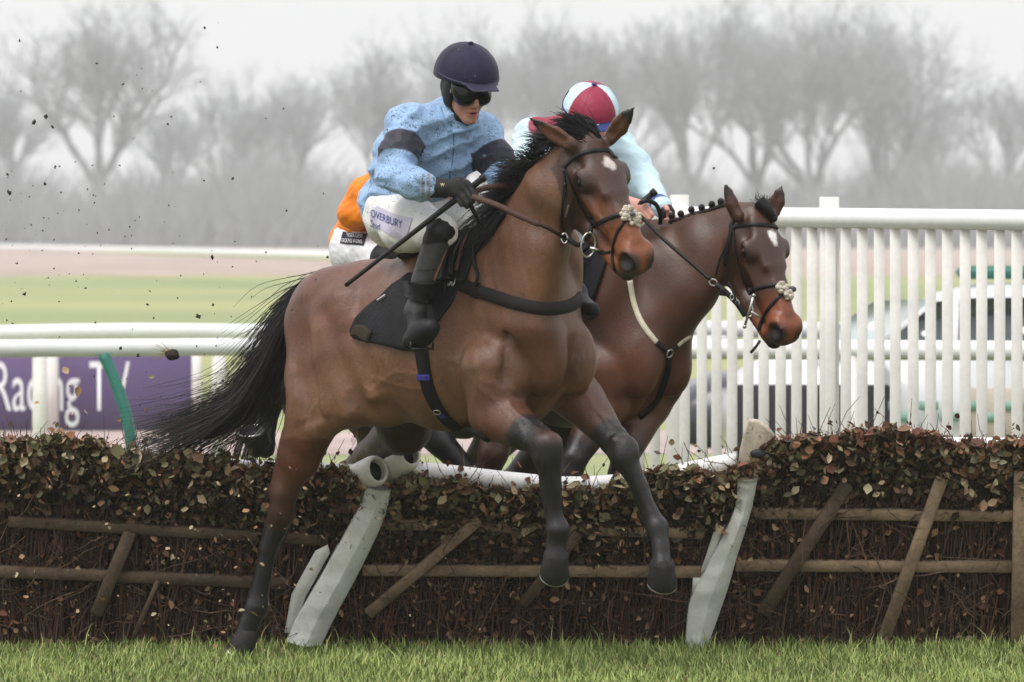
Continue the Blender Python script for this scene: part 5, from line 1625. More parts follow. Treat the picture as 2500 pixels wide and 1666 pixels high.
    for q in (-1, 1):
        b.ell(h(q * .073, -.002, -.020), (.017, .040, .060), ax, .02)
        b.cone(h(q * .066, .005, -.060), h(q * .038, .045, -.112), .012, .010, .015)
    b.chain([h(-.040, .042, -.112), h(0, .060, -.128), h(.040, .042, -.112)], [.010, .011, .010], .01)
    b.econe(h(0, -.055, -.075), h(0, -.025, -.125), (.070, .060), (.070, .064), h.r, .02)
    b.ell(h(0, -.055, -.010), (.085, .055, .075), ax, .02)
    part('harness', b, .005, HARNESS, root)
    mb = MB()
    mb.tube(spline([h(-.085, -.105, .015), h(-.105, -.125, -.015), h(-.085, -.110, -.045), h(-.070, -.085, -.015)], 16), .005, 8)
    mb.tube(spline([h(-.095, -.118, .03), h(-.112, -.135, -.01), h(-.100, -.120, -.05)], 10), .004, 8)
    mb.build('buckle', mat('clear_plastic', (.35, .35, .36), .15, spec=.8), hel, True)
    b = Body()
    b.ell(h(0, .044, .016), (.086, .078, .052), ax, .01); b.ell(h(-.036, .066, -.014), (.044, .054, .040), ax, .02); b.ell(h(.036, .066, -.014), (.044, .054, .040), ax, .02)
    b.ell(h(0, .118, -.045), (.016, .06, .024), ax, .008, True)
    g, gv, gf = part('goggles', b, .004, GOGGLE, root); gb = bvh_of(gv, gf)
    mb = MB(); 
    for pts, w_ in (([(1153, 218), (1170, 219), (1188, 223)], .0055), ([(1158, 223), (1172, 224)], .0025), ([(1192, 225), (1196, 225)], .006)):
        try: strap_px(mb, gb, pts, w_, .0012, .0005, 8)
        except Exception: pass
    mb.build('goggle_mark', mat('white_mark', (.75, .75, .73), .5), g)
    mb = MB(); c, n_ = cast_px(gb, 1101, 222); e1 = nrm(np.cross(n_, h.u))
    sq = [c + n_ * .003 + e1 * a + h.u * u for a, u in ((-.005, -.007), (.005, -.007), (.005, .007), (-.005, .007), (-.005, -.007))]
    mb.tube(sq, .0012, 6); mb.build('strap_buckle', mat('pale_buckle', (.6, .58, .5), .4), g)
    RIDER1.update(root=root, h=h)
rider1()

# the leading jockey's whip
mb = MB()
a, m_, e = W(1181, 434, -.995), W(1120, 482, -.968), W(843, 698, -.86)
pts = np.vstack([np.linspace(a, m_, 8), m_ + (e - m_) * np.linspace(.06, 1, 22)[:, None]])
mb.tube(pts, np.concatenate([np.full(8, .0135), np.linspace(.0125, .0070, 22)]), 12)
wh = mb.build('handle', LEATHER, None, True)
wroot = empty('whip', a, 'long black whip slanting down across the white thigh of the leading jockey', 'whip', 'jockey whips')
wh.parent = wroot; wh.location = -np.array(a)
mb = MB(); mb.tube([a + (a - m_) / np.linalg.norm(a - m_) * .004, a - (a - m_) / np.linalg.norm(a - m_) * .012], .0165, 14); mb.build('end_cap', HARNESS, wroot)
mb = MB(); mb.beam(e + (m_ - e) * .30, e, .018, .010, (0, -1, 0), .004); mb.build('flap', LEATHER, wroot)

# ---- second rider, bent low
def rider2():
    J = dict(P=W(1330, 560, 1.75), Wa=W(1362, 480, 1.62), C=W(1400, 380, 1.50), NB=W(1425, 318, 1.42), Sn=W(1302, 338, 1.50), Sf=W(1500, 352, 1.55),
             En=W(1285, 460, 1.30), Wn=W(1530, 498, 1.00), Ef=W(1572, 448, 1.36), Wf=W(1622, 512, 1.12), Hn=W(1300, 590, 1.55), Hf=W(1380, 585, 1.85), Kn=W(1352, 596, 1.02), Kf=W(1530, 610, 1.40))
    root = empty('person', W(1400, 580, 1.6), 'jockey bent low in pale blue sleeves with a maroon yoke and maroon quartered cap', 'person', 'jockeys riding the race')
    h = HumanHead(W(1440, 296, 1.27), (.20, -.90, -.52), .0)
    b = Body(); human_head(b, h); b.cone(h(0, -.03, -.06), J['NB'], .055, .060, .03)
    torso(b, J, -.03); 
    # the near forearm reaches in front of the horse's neck to the whip hand
    arm(b, J['Sn'], J['En'], W(1400, 520, 1.0), .045, .038, .03); b.cone(W(1400, 520, 1.0), J['Wn'], .030, .026, .02)
    arm(b, J['Sf'], J['Ef'], J['Wf'], .045, .038, .027)
    hand_fist(b, W(1530, 494, 1.0), W(1562, 512, .965), W(1598, 469, .95) - W(1567, 497, .97), (.25, -.2, -.9), 1.0)
    hand_fist(b, W(1628, 522, 1.10), W(1648, 543, 1.06), (-.3, -.2, .9), (-.5, -.5, -.5), .95)
    b.cone(J['Hn'], J['Kn'], .085, .055, .04); b.cone(J['Hf'], J['Kf'], .085, .055, .04)
    An, Af = W(1412, 735, .98), W(1550, 760, 1.5)
    b.chain([J['Kn'], An, W(1430, 760, .92)], [.05, .032, .028], .02); b.chain([J['Kf'], Af, W(1580, 780, 1.4)], [.05, .032, .028], .02)
    part('body', b, .006, SKIN, root, lambda V: skin_paint(V, h, (.60, .30, .24)))
    b = Body(); torso(b, J, .012)
    b.cone(J['Sn'], W(1285, 400, 1.42), .085, .078, .035); b.cone(W(1285, 400, 1.42), J['En'], .078, .070, .03); b.cone(J['En'], W(1400, 520, 1.0), .066, .050, .03)
    b.cone(W(1395, 518, 1.01), W(1520, 494, 1.0), .05, .040, .03)
    b.cone(J['Sf'], W(1545, 405, 1.44), .084, .074, .035); b.cone(W(1545, 405, 1.44), J['Ef'], .074, .068, .03); b.cone(J['Ef'], W(1618, 508, 1.13), .066, .042, .03)
    b.ell(W(1540, 460, 1.42), (.06, .06, .05), None, .05)
    def paint(V):
        C = np.tile(np.array([.55, .73, .80]), (len(V), 1)) * (1 + .05 * fbm(V, 6, 8))[:, None]
        c = h(0, -.02, -.06); d = np.linalg.norm((V - W(1400, 312, 1.50)) / np.array([.215, .30, .10]), axis=1)
        w = np.clip((1 - d) / .03, 0, 1)[:, None]; C = C * (1 - w) + np.array([.27, .022, .050]) * w
        t, dd = seg_t(V, J['Ef'], W(1618, 508, 1.13)); w = ((t > .84) & (t < .93) & (dd < .08))[:, None]; C = np.where(w, np.array([.05, .09, .27]), C)
        return C
    part('jacket', b, .0068, SILK2, root, paint, (.0060, 22, (14, 14, 22)))
    b = Body(); b.cone(W(1614, 504, 1.135), W(1630, 520, 1.105), .040, .034, .01); part('cuff', b, .005, GLOVE, root)
    b = Body(); b.ell(J['P'], (.16, .15, .14), None, .05); b.econe(J['Hn'], J['Kn'], (.115, .11), (.07, .07), (0, 0, 1), .05); b.econe(J['Hf'], J['Kf'], (.115, .11), (.07, .07), (0, 0, 1), .05)
    part('breeches', b, .008, BREECH3, root, None, (.004, 34, (13, 13, 20)))
    for K, A, toe in ((J['Kn'], An, W(1440, 765, .88)), (J['Kf'], Af, W(1590, 785, 1.35))):
        b = Body(); b.chain([K + np.array([0, 0, .02]), K, A], [.074, .064, .042], .02); b.chain([A, toe], [.040, .032], .02); b.chain([A, A + np.array([-.02, .04, -.06])], [.04, .035], .02)
        part('boot', b, .007, BOOT, root, lambda V: np.tile(np.array([.008, .008, .012]), (len(V), 1)))
    MAR, PALE, NAV = np.array([.29, .020, .055]), np.array([.55, .74, .82]), np.array([.030, .040, .16])
    def cap(V):
        L = (V - h.o) @ h.axes.T; a = np.degrees(np.arctan2(L[:, 0] + .010, L[:, 1] + .01))
        k = np.abs(((a - 13 + 90) % 180) - 90) < 53
        C = np.where(k[:, None], MAR, PALE)
        return C
    hel, hb = helmet(root, h, CAPSILK, cap, True, mat('navy_cap_band', (.030, .042, .17), .5))
    mb = MB(); strap_px(mb, hb, [(1372, 272), (1376, 245), (1390, 222)], .012, .004, 0, 12); mb.build('cap_elastic', HARNESS, hel, True)
    mb = MB(); P, N = ring_on(hb, h(0, 0, .060), h.f, h.r, -.05, .20, 14, .4); strap_mesh(mb, P - h.u * .004, N, .010, .0015, .003); mb.build('band_mark', mat('white_band_mark', (.7, .72, .75), .5), hel, True)
    b = Body(); ax = h.axes
    b.ell(h(0, .046, .020), (.080, .074, .036), ax, .01); b.ell(h(0, .11, -.026), (.016, .05, .022), ax, .008, True); part('goggles', b, .005, GOGGLE, root)
rider2()
a, e = W(1599, 468, .945), W(1528, 528, .985)
wroot = empty('whip', a, 'short black whip end sticking up from the bare hand of the maroon capped jockey', 'whip', 'jockey whips')
mb = MB(); mb.tube([a, (a + e) / 2, e, e + (e - a) * 1.5], [.0145, .013, .011, .006], 12); mb.build('handle', LEATHER, wroot, True)
mb = MB(); mb.tube([a + (a - e) * .02, a - (a - e) * .1], .0175, 12); mb.build('end_cap', HARNESS, wroot)

# ---- third rider, mostly hidden
def rider3():
    J = dict(P=W(892, 592, 1.42), Wa=W(925, 540, 1.30), C=W(985, 475, 1.08), NB=W(1035, 430, .95), Sn=W(945, 450, 1.02), Sf=W(1090, 450, 1.15),
             En=W(868, 520, 1.08), Wn=W(985, 520, .80), Ef=W(1090, 500, 1.05), Wf=W(1080, 530, .85), Hn=W(868, 605, 1.30), Hf=W(930, 600, 1.50), Kn=W(950, 640, .92), Kf=W(1060, 640, 1.2))
    root = empty('person', W(900, 600, 1.35), 'jockey in orange silks and white breeches, face hidden behind the leading jockey', 'person', 'jockeys riding the race')
    h = HumanHead(W(1062, 385, .85), (.5, -.75, -.35), 0)
    b = Body(); human_head(b, h); b.cone(h(0, -.03, -.06), J['NB'], .055, .06, .03); torso(b, J, -.03)
    arm(b, J['Sn'], J['En'], J['Wn'], .045, .038, .028); arm(b, J['Sf'], J['Ef'], J['Wf'], .045, .038, .028)
    hand_fist(b, J['Wn'], W(1020, 535, .74), (0, .2, 1), (.5, -.5, -.5), .95); hand_fist(b, J['Wf'], W(1110, 545, .80), (0, .2, 1), (.5, -.5, -.5), .95)
    b.cone(J['Hn'], J['Kn'], .085, .055, .04); b.cone(J['Hf'], J['Kf'], .085, .055, .04)
    A = W(925, 800, 1.0); b.chain([J['Kn'], A, W(960, 820, .85)], [.05, .032, .028], .02); A2 = W(1040, 800, 1.3); b.chain([J['Kf'], A2, W(1070, 820, 1.2)], [.05, .032, .028], .02)
    part('body', b, .008, SKIN, root, lambda V: skin_paint(V, h))
    b = Body(); torso(b, J, .008)
    b.cone(J['Sn'], W(893, 478, 1.06), .085, .072, .035); b.cone(W(893, 478, 1.06), J['En'], .072, .066, .03); b.cone(J['En'], J['Wn'], .062, .045, .03)
    b.ell(W(862, 520, 1.12), (.055, .06, .045), None, .04); b.ell(W(885, 500, 1.15), (.07, .07, .09), None, .05)
    b.cone(J['Sf'], J['Ef'], .08, .064, .03); b.cone(J['Ef'], J['Wf'], .062, .045, .03)
    def paint(V):
        C = np.tile(np.array([.86, .235, .012]), (len(V), 1)); w = np.clip(fbm(V, 5, 31) * .5 + .1, 0, .6)[:, None]
        return C * (1 - w) + np.array([.75, .14, .010]) * w
    part('jacket', b, .007, SILK3, root, paint, (.0075, 23, (13, 13, 20)))
    b = Body(); b.ell(W(880, 600, 1.36), (.125, .13, .135), None, .05); b.ell(W(862, 625, 1.30), (.085, .09, .10), None, .05)
    b.econe(J['Hn'], J['Kn'], (.105, .10), (.07, .068), (0, 0, 1), .05); b.econe(J['Hf'], J['Kf'], (.105, .10), (.07, .07), (0, 0, 1), .05)
    _, v, f = part('breeches', b, .007, BREECH3, root, None, (.0050, 35, (13, 13, 18))); bb = bvh_of(v, f)
    V, F = [], []
    n, m = 10, 6
    for j in range(m):
        for i in range(n):
            u, w = i / (n - 1), j / (m - 1); p, q = cast_px(bb, 838 + 58 * u - 7 * w, 567 + 6 * u + 28 * w); V.append(p + q * .004)
    F = [[j * n + i, (j + 1) * n + i, (j + 1) * n + i + 1, j * n + i + 1] for j in range(m - 1) for i in range(n - 1)]
    pt = mesh_obj('black_patch', V, F, mat('black_patch', (.018, .015, .03), .7), root)
    def put(ox, oy, ux):
        def fn(V):
            out = []
            for x, y, _ in V:
                p, q = cast_px(bb, ox + x * ux - y * 1, oy + x * ux * .10 - y * 13); out.append(p + q * .0075)
            return np.array(out)
        return fn
    text_mesh('TIGER DEW', 1.0, 'lettering', WHITEP, pt, put(848, 580, 7.6)); text_mesh('GROUND WORKS', 1.0, 'lettering', WHITEP, pt, put(836, 592, 6.2))
    for K, A_, toe in ((J['Kn'], A, W(965, 825, .82)), (J['Kf'], A2, W(1075, 825, 1.15))):
        b = Body(); b.chain([K + np.array([-.01, 0, .012]), K + np.array([-.01, 0, -.05]), A_], [.076, .068, .045], .02); b.chain([A_, toe], [.04, .032], .02)
        part('boot', b, .007, BOOT, root, lambda V: np.tile(np.array([.008, .008, .010]), (len(V), 1)))
    helmet(root, h, mat('orange_cap', (.8, .22, .015), .6), None)
rider3()

# ------------------------------------------------------------------ tack
def drape(name, rows, bvh, n, lift, m, parent, ripple=.0, seed=0, thick=.006):
    """cloth laid over a body: rows are paths seen in the photograph, from its upper to its lower edge"""
    R = [spline(np.asarray(r, float), n) for r in rows]
    k = 5 * (len(R) - 1) + 1; G = spline(np.array([r.ravel() for r in R]), k).reshape(k, n, 2)
    P = np.zeros((k, n, 3)); N = np.zeros((k, n, 3))
    for j in range(k):
        for i in range(n):
            p, q = cast_px(bvh, *G[j, i]); P[j, i] = p; N[j, i] = q
    for _ in range(4):
        for A in (P, N):
            A[1:-1, 1:-1] = (A[:-2, 1:-1] + A[2:, 1:-1] + A[1:-1, :-2] + A[1:-1, 2:] + 2 * A[1:-1, 1:-1]) / 6
    N /= np.linalg.norm(N, axis=2)[..., None]
    w = ripple * fbm(P.reshape(-1, 3) * np.array([1, 1, .5]), 22, seed).reshape(k, n)
    T_ = P + N * (lift + thick + w)[..., None]; B_ = P + N * (lift * .3)
    V = np.concatenate([T_.reshape(-1, 3), B_.reshape(-1, 3)]); F = []; o = k * n
    for j in range(k - 1):
        for i in range(n - 1):
            a, b, c, d = j * n + i, j * n + i + 1, (j + 1) * n + i + 1, (j + 1) * n + i
            F += [[d, c, b, a], [o + a, o + b, o + c, o + d]]
    edge = [i for i in range(n)] + [j * n + n - 1 for j in range(1, k)] + [(k - 1) * n + i for i in range(n - 2, -1, -1)] + [j * n for j in range(k - 2, 0, -1)]
    for i in range(len(edge)):
        a, b = edge[i], edge[(i + 1) % len(edge)]; F.append([a, b, o + b, o + a])
    return mesh_obj(name, V, F, m, parent)

def torus(mb, c, e1, e2, r1, r2, rad, a0=0, a1=2 * math.pi, n=30):
    a = np.linspace(a0, a1, n)
    mb.tube(np.asarray(c) + np.cos(a)[:, None] * np.asarray(e1) * r1 + np.sin(a)[:, None] * np.asarray(e2) * r2, rad, 8)

def fleece(c, n_, r, parent, seed):
    g = np.random.default_rng(seed); mb = MB(); e1 = nrm(np.cross(n_, [0, 0, 1])); e2 = np.cross(n_, e1)
    for _ in range(46):
        a = g.uniform(0, 6.28); q = r * math.sqrt(g.uniform(.02, 1)); mb.ball(c + e1 * q * math.cos(a) + e2 * q * math.sin(a) * .85 + n_ * (.010 + g.uniform(-.004, .008)), g.uniform(.007, .012) * np.array([1, 1, 1]), 8, 6)
    return mb.build('sheepskin_pad', FLEECE, parent, True)

def px_part(name, bvh, pts, w, t, m, parent, lift=0.0, n=24):
    mb = MB(); strap_px(mb, bvh, pts, w, t, lift, n); return mb.build(name, m, parent)

def tack1():
    T, hd, root, bv = HORSE1['T'], HORSE1['hd'], HORSE1['root'], HORSE1['bv']
    # --- saddle
    sad = empty('saddle', T(.15, 0, .34) - np.array(root.location)); sad.parent = root
    drape('number_cloth', [[(1000, 672), (1060, 664), (1126, 668)], [(915, 738), (1010, 715), (1122, 690)], [(862, 800), (980, 790), (1108, 735)], [(868, 828), (950, 845), (1018, 853), (1080, 775)]], bv, 30, .010, BLACKCLOTH, sad, .010, 4)
    drape('cloth_corner', [[(872, 795), (895, 796), (915, 812)], [(862, 822), (880, 822), (906, 838)]], bv, 8, .020, mat('dull_gold_lining', (.03, .024, .012), .8), sad, .004, 6)
    drape('saddle_pad', [[(1192, 540), (1215, 528), (1240, 522)], [(1168, 570), (1188, 575), (1206, 572)], [(1130, 615), (1150, 625), (1160, 628)], [(1105, 690), (1125, 695), (1140, 690)]], bv, 12, .016, BLACKCLOTH, sad, .006, 7)
    drape('saddle_flap', [[(1100, 568), (1135, 548), (1172, 545)], [(1070, 590), (1110, 590), (1150, 585)], [(1060, 640), (1090, 645), (1122, 640)], [(1064, 690), (1085, 695), (1108, 690)]], bv, 14, .030, LEATHER, sad, .005, 8)
    for pts in ([(1150, 552), (1128, 575), (1108, 610), (1096, 660), (1094, 690)], [(1158, 560), (1142, 590), (1126, 630), (1118, 680)]):
        px_part('flap_roll', bv, pts, .020, .012, LEATHER, sad, .036)
    px_part('girth_strap', bv, [(1148, 585), (1138, 620), (1126, 668)], .022, .005, BROWNLEATHER, sad, .032)
    px_part('white_label', bv, [(932, 738), (950, 726)], .008, .002, mat('white_label', (.6, .58, .57), .7), sad, .024, 6)
    # pommel and seat over the withers, lying behind the rider's thigh
    b = Body(); b.econe(T(-.08, 0, .315), T(.20, 0, .345), (.03, .15), (.03, .12), T.U, .03); b.econe(T(.20, 0, .345), T(.34, 0, .40), (.03, .11), (.035, .07), T.U, .03)
    part('seat', b, .009, LEATHER, sad)
    # --- girth
    g = px_part('girth', bv, [(1028, 850), (1036, 905), (1050, 960), (1078, 1010), (1112, 1045), (1152, 1062), (1185, 1066)], .060, .006, GIRTH, root, .002, 34)
    for a, b_ in (((1034, 914), (1037, 928)), ((1076, 1007), (1082, 1016))):
        px_part('blue_keeper', bv, [a, b_], .064 if b_[1] < 1000 else .03, .002, BLUEBAND, g, .0085, 6)
    mb = MB(); p, q = cast_px(bv, 1068, 1003); e1 = nrm(np.cross(q, [0, 0, 1])); torus(mb, p + q * .010, e1, np.cross(q, e1), .016, .012, .0025); mb.build('buckle', STEEL, g, True)
    # --- breast girth and its neck strap
    bg = px_part('breast_girth', bv, [(1108, 688), (1150, 705), (1200, 722), (1262, 742), (1320, 753), (1362, 753), (1398, 744), (1416, 728)], .056, .005, WEBBING, root, .003, 40)
    px_part('sleeve', bv, [(1157, 707), (1172, 712)], .066, .004, WEBBING, bg, .008, 6)
    px_part('neck_strap', bv, [(1196, 545), (1172, 572), (1164, 610), (1168, 650), (1178, 672), (1170, 702)], .016, .004, WEBBING, bg, .022)
    mb = MB(); p, q = cast_px(bv, 1108, 688); e1 = nrm(np.cross(q, [0, 0, 1])); e2 = np.cross(q, e1)
    for dx in (-.014, .010): torus(mb, p + q * .014 + e1 * dx, e1, e2, .009, .024, .0032)
    mb.build('buckle', STEEL, bg, True)
    # --- bridle
    br = empty('bridle', hd(0, 0, 0) - np.array(root.location)); br.parent = root
    px_part('browband', bv, [(1376, 410), (1388, 396), (1410, 380), (1440, 370), (1470, 367), (1494, 372), (1504, 384)], .020, .005, LEATHER, br, .002, 30)
    px_part('cheekpiece', bv, [(1378, 408), (1390, 440), (1408, 482), (1428, 520), (1446, 550)], .012, .004, LEATHER, br, .002)
    px_part('throat_lash', bv, [(1376, 412), (1379, 450), (1373, 505), (1372, 550), (1384, 582)], .012, .004, LEATHER, br, .002)
    px_part('cheek_strap', bv, [(1380, 446), (1378, 470), (1380, 480)], .016, .005, LEATHER, br, .006, 8)
    px_part('loose_keeper', bv, [(1388, 500), (1380, 530)], .010, .003, mat('worn_leather', (.16, .13, .11), .6), br, .004, 8)
    px_part('noseband', bv, [(1446, 553), (1462, 545), (1485, 534), (1512, 525), (1538, 522)], .020, .005, LEATHER, br, .002)
    px_part('flash_strap', bv, [(1526, 540), (1508, 566), (1499, 595), (1495, 630), (1502, 662)], .014, .004, LEATHER, br, .002)
    px_part('cross_strap', bv, [(1530, 520), (1545, 540), (1560, 556)], .016, .005, FLEECE, br, .004, 8)
    p, q = cast_px(bv, 1537, 528); pad = fleece(p, q, .042, br, 4)
    mb = MB(); mb.ball(p + q * .024, (.014, .012, .010), 10, 8); mb.build('pad_rosette', mat('grey_rosette', (.12, .12, .13), .7), pad, True)
    p, q = cast_px(bv, 1436, 600); c = p + hd.S * .014
    c = W(1436, 598, min(c[1], cast_px(bv, 1450, 590)[0][1]) - .020)
    mb = MB(); torus(mb, c, (.10, 0, 1), (.95, .3, 0), .049, .030, .0042)
    mb.build('bit_ring', STEEL, br, True)
    mb = MB(); q = W(1440, 606, c[1] - .006); mb.tube([q, W(1474, 613, c[1] + .002)], [.0085, .0042], 10); mb.build('bit_cheek', STEEL, br, True)
    px_part('bit_strap', bv, [(1446, 552), (1440, 575), (1428, 590)], .016, .005, LEATHER, br, .004, 8)
    px_part('chin_strap', bv, [(1448, 622), (1470, 618), (1490, 616)], .014, .004, LEATHER, br, .003, 8)
    c2 = c - hd.F * .02 + hd.U * .02
    mb = MB(); q0 = W(1378, 582, c[1] - .005)
    torus(mb, q0, (0, .2, 1), (1, 0, 0), .020, .012, .0032); mb.build('rein_ring', STEEL, br, True)
    mb = MB(); pts = spline([q0 + np.array([.012, 0, 0]), (q0 + c) / 2 + np.array([0, -.005, -.012]), c - np.array([.03, 0, -.002])], 10)
    strap_mesh(mb, pts, np.tile([0, -1., .3], (10, 1)), .020, .008); mb.build('rein_end', LEATHER, br)
    # reins
    h0 = W(1152, 480, -1.02)
    mb = MB(); pts = spline([h0, W(1210, 500, -1.045), W(1262, 524, -1.06), W(1318, 548, -1.075)], 24)
    strap_mesh(mb, pts, np.tile([0, -1., .35], (24, 1)), .026, .006); mb.build('rein', BROWNLEATHER, root)
    mb = MB(); pts = spline([W(1312, 546, -1.074), W(1345, 561, -1.085), q0], 16); strap_mesh(mb, pts, np.tile([0, -1., .35], (16, 1)), .013, .006); mb.build('rein', LEATHER, root)
    mb = MB(); pts = spline([W(1150, 470, -1.0), W(1190, 458, -.93), W(1232, 456, -.84), W(1290, 480, -.76)], 20); strap_mesh(mb, pts, np.tile([0, -1., .2], (20, 1)), .024, .005); mb.build('rein', BROWNLEATHER, root)
    mb = MB(); pts = spline([W(1146, 492, -1.0), W(1158, 520, -.99), W(1172, 545, -.96), W(1182, 556, -.93)], 14); strap_mesh(mb, pts, np.tile([0, -1., .1], (14, 1)), np.linspace(.022, .006, 14), .004); mb.build('rein', LEATHER, root)
    # cloth blown over the boot, stirrup
    bvv, bff = RIDER1['boot']; hv = np.array([v.co for v in HORSE1['body'].data.vertices]) + np.array(root.location)
    hf = [list(p.vertices) for p in HORSE1['body'].data.polygons]
    both = BVHTree.FromPolygons([tuple(v) for v in np.vstack([hv, bvv])], hf + [[int(i) + len(hv) for i in f] for f in bff])
    drape('blown_cloth', [[(990, 692), (1040, 686), (1098, 684)], [(988, 712), (1036, 722), (1096, 704)], [(996, 728), (1030, 742), (1092, 728)]], both, 22, .014, BLACKCLOTH, sad, .010, 9)
    mb = MB(); c = W(1030, 822, -.885); fd = nrm(W(1062, 790, -.96) - W(994, 818, -.74)); sd = nrm(np.cross(fd, [0, 0, 1])); up = np.array([0, 0, 1.0])
    P = [c + sd * a + up * z for a, z in ((-.050, -.050), (-.050, .0), (-.040, .040), (0, .062), (.040, .040), (.050, 0), (.050, -.050), (-.050, -.050))]
    mb.tube([P[6] + up * .03, P[6]], .005, 8); mb.tube([P[0] + up * .03, P[0]], .005, 8); mb.beam(P[6], P[0], .03, .010, up, .003); mb.build('stirrup', mat('black_steel', (.02, .02, .022), .4), sad, True)
tack1()

def tack2():
    T, hd, root, bv = HORSE2['T'], HORSE2['hd'], HORSE2['root'], HORSE2['bv']
    br = empty('bridle', hd(0, 0, 0) - np.array(root.location)); br.parent = root
    P2 = lambda name, pts, w, t=.005, m=LEATHER, lift=.002, n=20: px_part(name, bv, pts, w, t, m, br, lift, n)
    P2('browband', [(1784, 560), (1800, 553), (1840, 549), (1880, 551), (1904, 557)], .020, n=26)
    P2('headpiece', [(1790, 540), (1784, 556)], .02, n=6)
    P2('cheek_strap', [(1786, 558), (1781, 590), (1774, 620), (1770, 650)], .018, .007)
    P2('throat_lash', [(1784, 562), (1776, 596), (1758, 632), (1748, 672)], .011)
    P2('cheekpiece', [(1791, 562), (1798, 615), (1810, 665), (1826, 714)], .010)
    P2('noseband', [(1826, 718), (1845, 707), (1868, 700), (1892, 697), (1918, 704)], .020)
    P2('flash_strap', [(1912, 716), (1890, 738), (1870, 764), (1858, 790), (1854, 806)], .018)
    p, q = cast_px(bv, 1908, 704); fleece(p, q, .024, br, 6); p, q = cast_px(bv, 1922, 722); fleece(p, q, .020, br, 7)
    p, q = cast_px(bv, 1928, 708); mb = MB(); mb.ball(p + q * .012, (.018, .016, .014), 10, 8); mb.build('pad_rosette', mat('grey_leather', (.07, .07, .075), .6), br, True)
    mb = MB(); a, e = W(1840, 722, .60), W(1818, 798, .62); mb.tube([a, (a + e) / 2, e], .0055, 8); mb.ball(a, .009, 10, 8); mb.ball(e, .009, 10, 8); mb.build('bit_cheek', STEEL, br, True)
    mb = MB(); c = W(1822, 752, .63); torus(mb, c, (-.2, .1, 1), (1, 0, 0), .040, .026, .004, 1.3, 5.0); mb.build('bit_ring', STEEL, br, True)
    mb = MB(); mb.tube(spline([W(1834, 762, .60), W(1845, 768, .60), W(1856, 776, .61)], 8), [.006] * 6 + [.004, .003], 8); mb.build('mouthpiece', STEEL, br, True)
    mb = MB(); q0 = W(1741, 690, .66); torus(mb, q0, (.3, 0, .7), (1, 0, -.4), .018, .016, .0035); mb.build('rein_ring', STEEL, br, True)
    for pts, w in (([(1748, 694, .655), (1775, 716, .64), (1800, 742, .63), (1820, 772, .63)], .024), ([(1766, 706, .64), (1764, 722, .645)], .03), ([(1778, 690, .64), (1790, 712, .632), (1796, 736, .628)], .012)):
        mb = MB(); S = spline([W(*q) for q in pts], 14); strap_mesh(mb, S, np.tile([0, -1., .3], (14, 1)), w, .008); mb.build('bit_strap', LEATHER, br)
    for x, y in ((1787, 726), (1800, 740)):
        mb = MB(); torus(mb, W(x, y, .625), (0, 0, 1), (1, 0, 0), .012, .008, .003); mb.build('buckle', STEEL, br, True)
    mb = MB(); S = spline([W(1855, 832, .60), W(1846, 846, .59), W(1832, 862, .59)], 8); strap_mesh(mb, S, np.tile([0, -1., .2], (8, 1)), .013, .004); mb.build('strap_end', LEATHER, br)
    mb = MB(); S = spline([W(1566, 530, .94), W(1620, 584, .80), W(1680, 636, .72), W(1735, 684, .66)], 26); strap_mesh(mb, S, np.tile([0, -1., .5], (26, 1)), .015, .008); mb.build('rein', LEATHER, root)
    mb = MB(); S = spline([W(1562, 496, .93), W(1580, 490, .93), W(1602, 500, .95), W(1612, 525, .98), W(1612, 548, 1.0)], 20); strap_mesh(mb, S, np.tile([0, -1., .1], (20, 1)), .020, .006); mb.build('rein', LEATHER, root)
    bp = empty('breastplate', T(.5, 0, 0) - np.array(root.location)); bp.parent = root
    px_part('ivory_strap', bv, [(1537, 684), (1545, 730), (1560, 775), (1580, 808), (1604, 838)], .026, .006, IVORYBAND, bp, .002)
    px_part('leather_end', bv, [(1602, 836), (1618, 850), (1630, 860)], .026, .006, LEATHER, bp, .003, 10)
    px_part('ivory_strap', bv, [(1652, 846), (1668, 832), (1684, 822)], .018, .006, IVORYBAND, bp, .002, 10)
    px_part('leather_end', bv, [(1630, 860), (1642, 852), (1654, 844)], .020, .006, LEATHER, bp, .003, 8)
    p, q = cast_px(bv, 1632, 862); mb = MB(); e1 = nrm(np.cross(q, [0, 0, 1])); torus(mb, p + q * .008, e1, np.cross(q, e1), .018, .018, .004); mb.build('centre_ring', STEEL, bp, True)
    px_part('girth_strap', bv, [(1632, 868), (1630, 905), (1618, 945), (1600, 985), (1560, 1020)], .030, .005, LEATHER, bp, .002)
    sad = empty('saddle', T(.15, 0, .34) - np.array(root.location)); sad.parent = root
    drape('saddle_flap', [[(1400, 590), (1450, 585), (1500, 575)], [(1395, 650), (1440, 660), (1480, 650)], [(1390, 730), (1420, 745), (1452, 735)]], bv, 14, .02, BLACKCLOTH, sad, .006, 12)
    b = Body(); b.econe(T(-.08, 0, .31), T(.30, 0, .37), (.03, .14), (.03, .08), T.U, .03); part('seat', b, .012, LEATHER, sad)
tack2()
def tack3():
    T, root, bv = HORSE3['T'], HORSE3['root'], HORSE3['bv']
    sad = empty('saddle', T(.15, 0, .34) - np.array(root.location)); sad.parent = root
    b = Body(); b.econe(T(-.10, 0, .31), T(.30, 0, .37), (.03, .14), (.03, .08), T.U, .03); part('seat', b, .012, LEATHER, sad)
tack3()

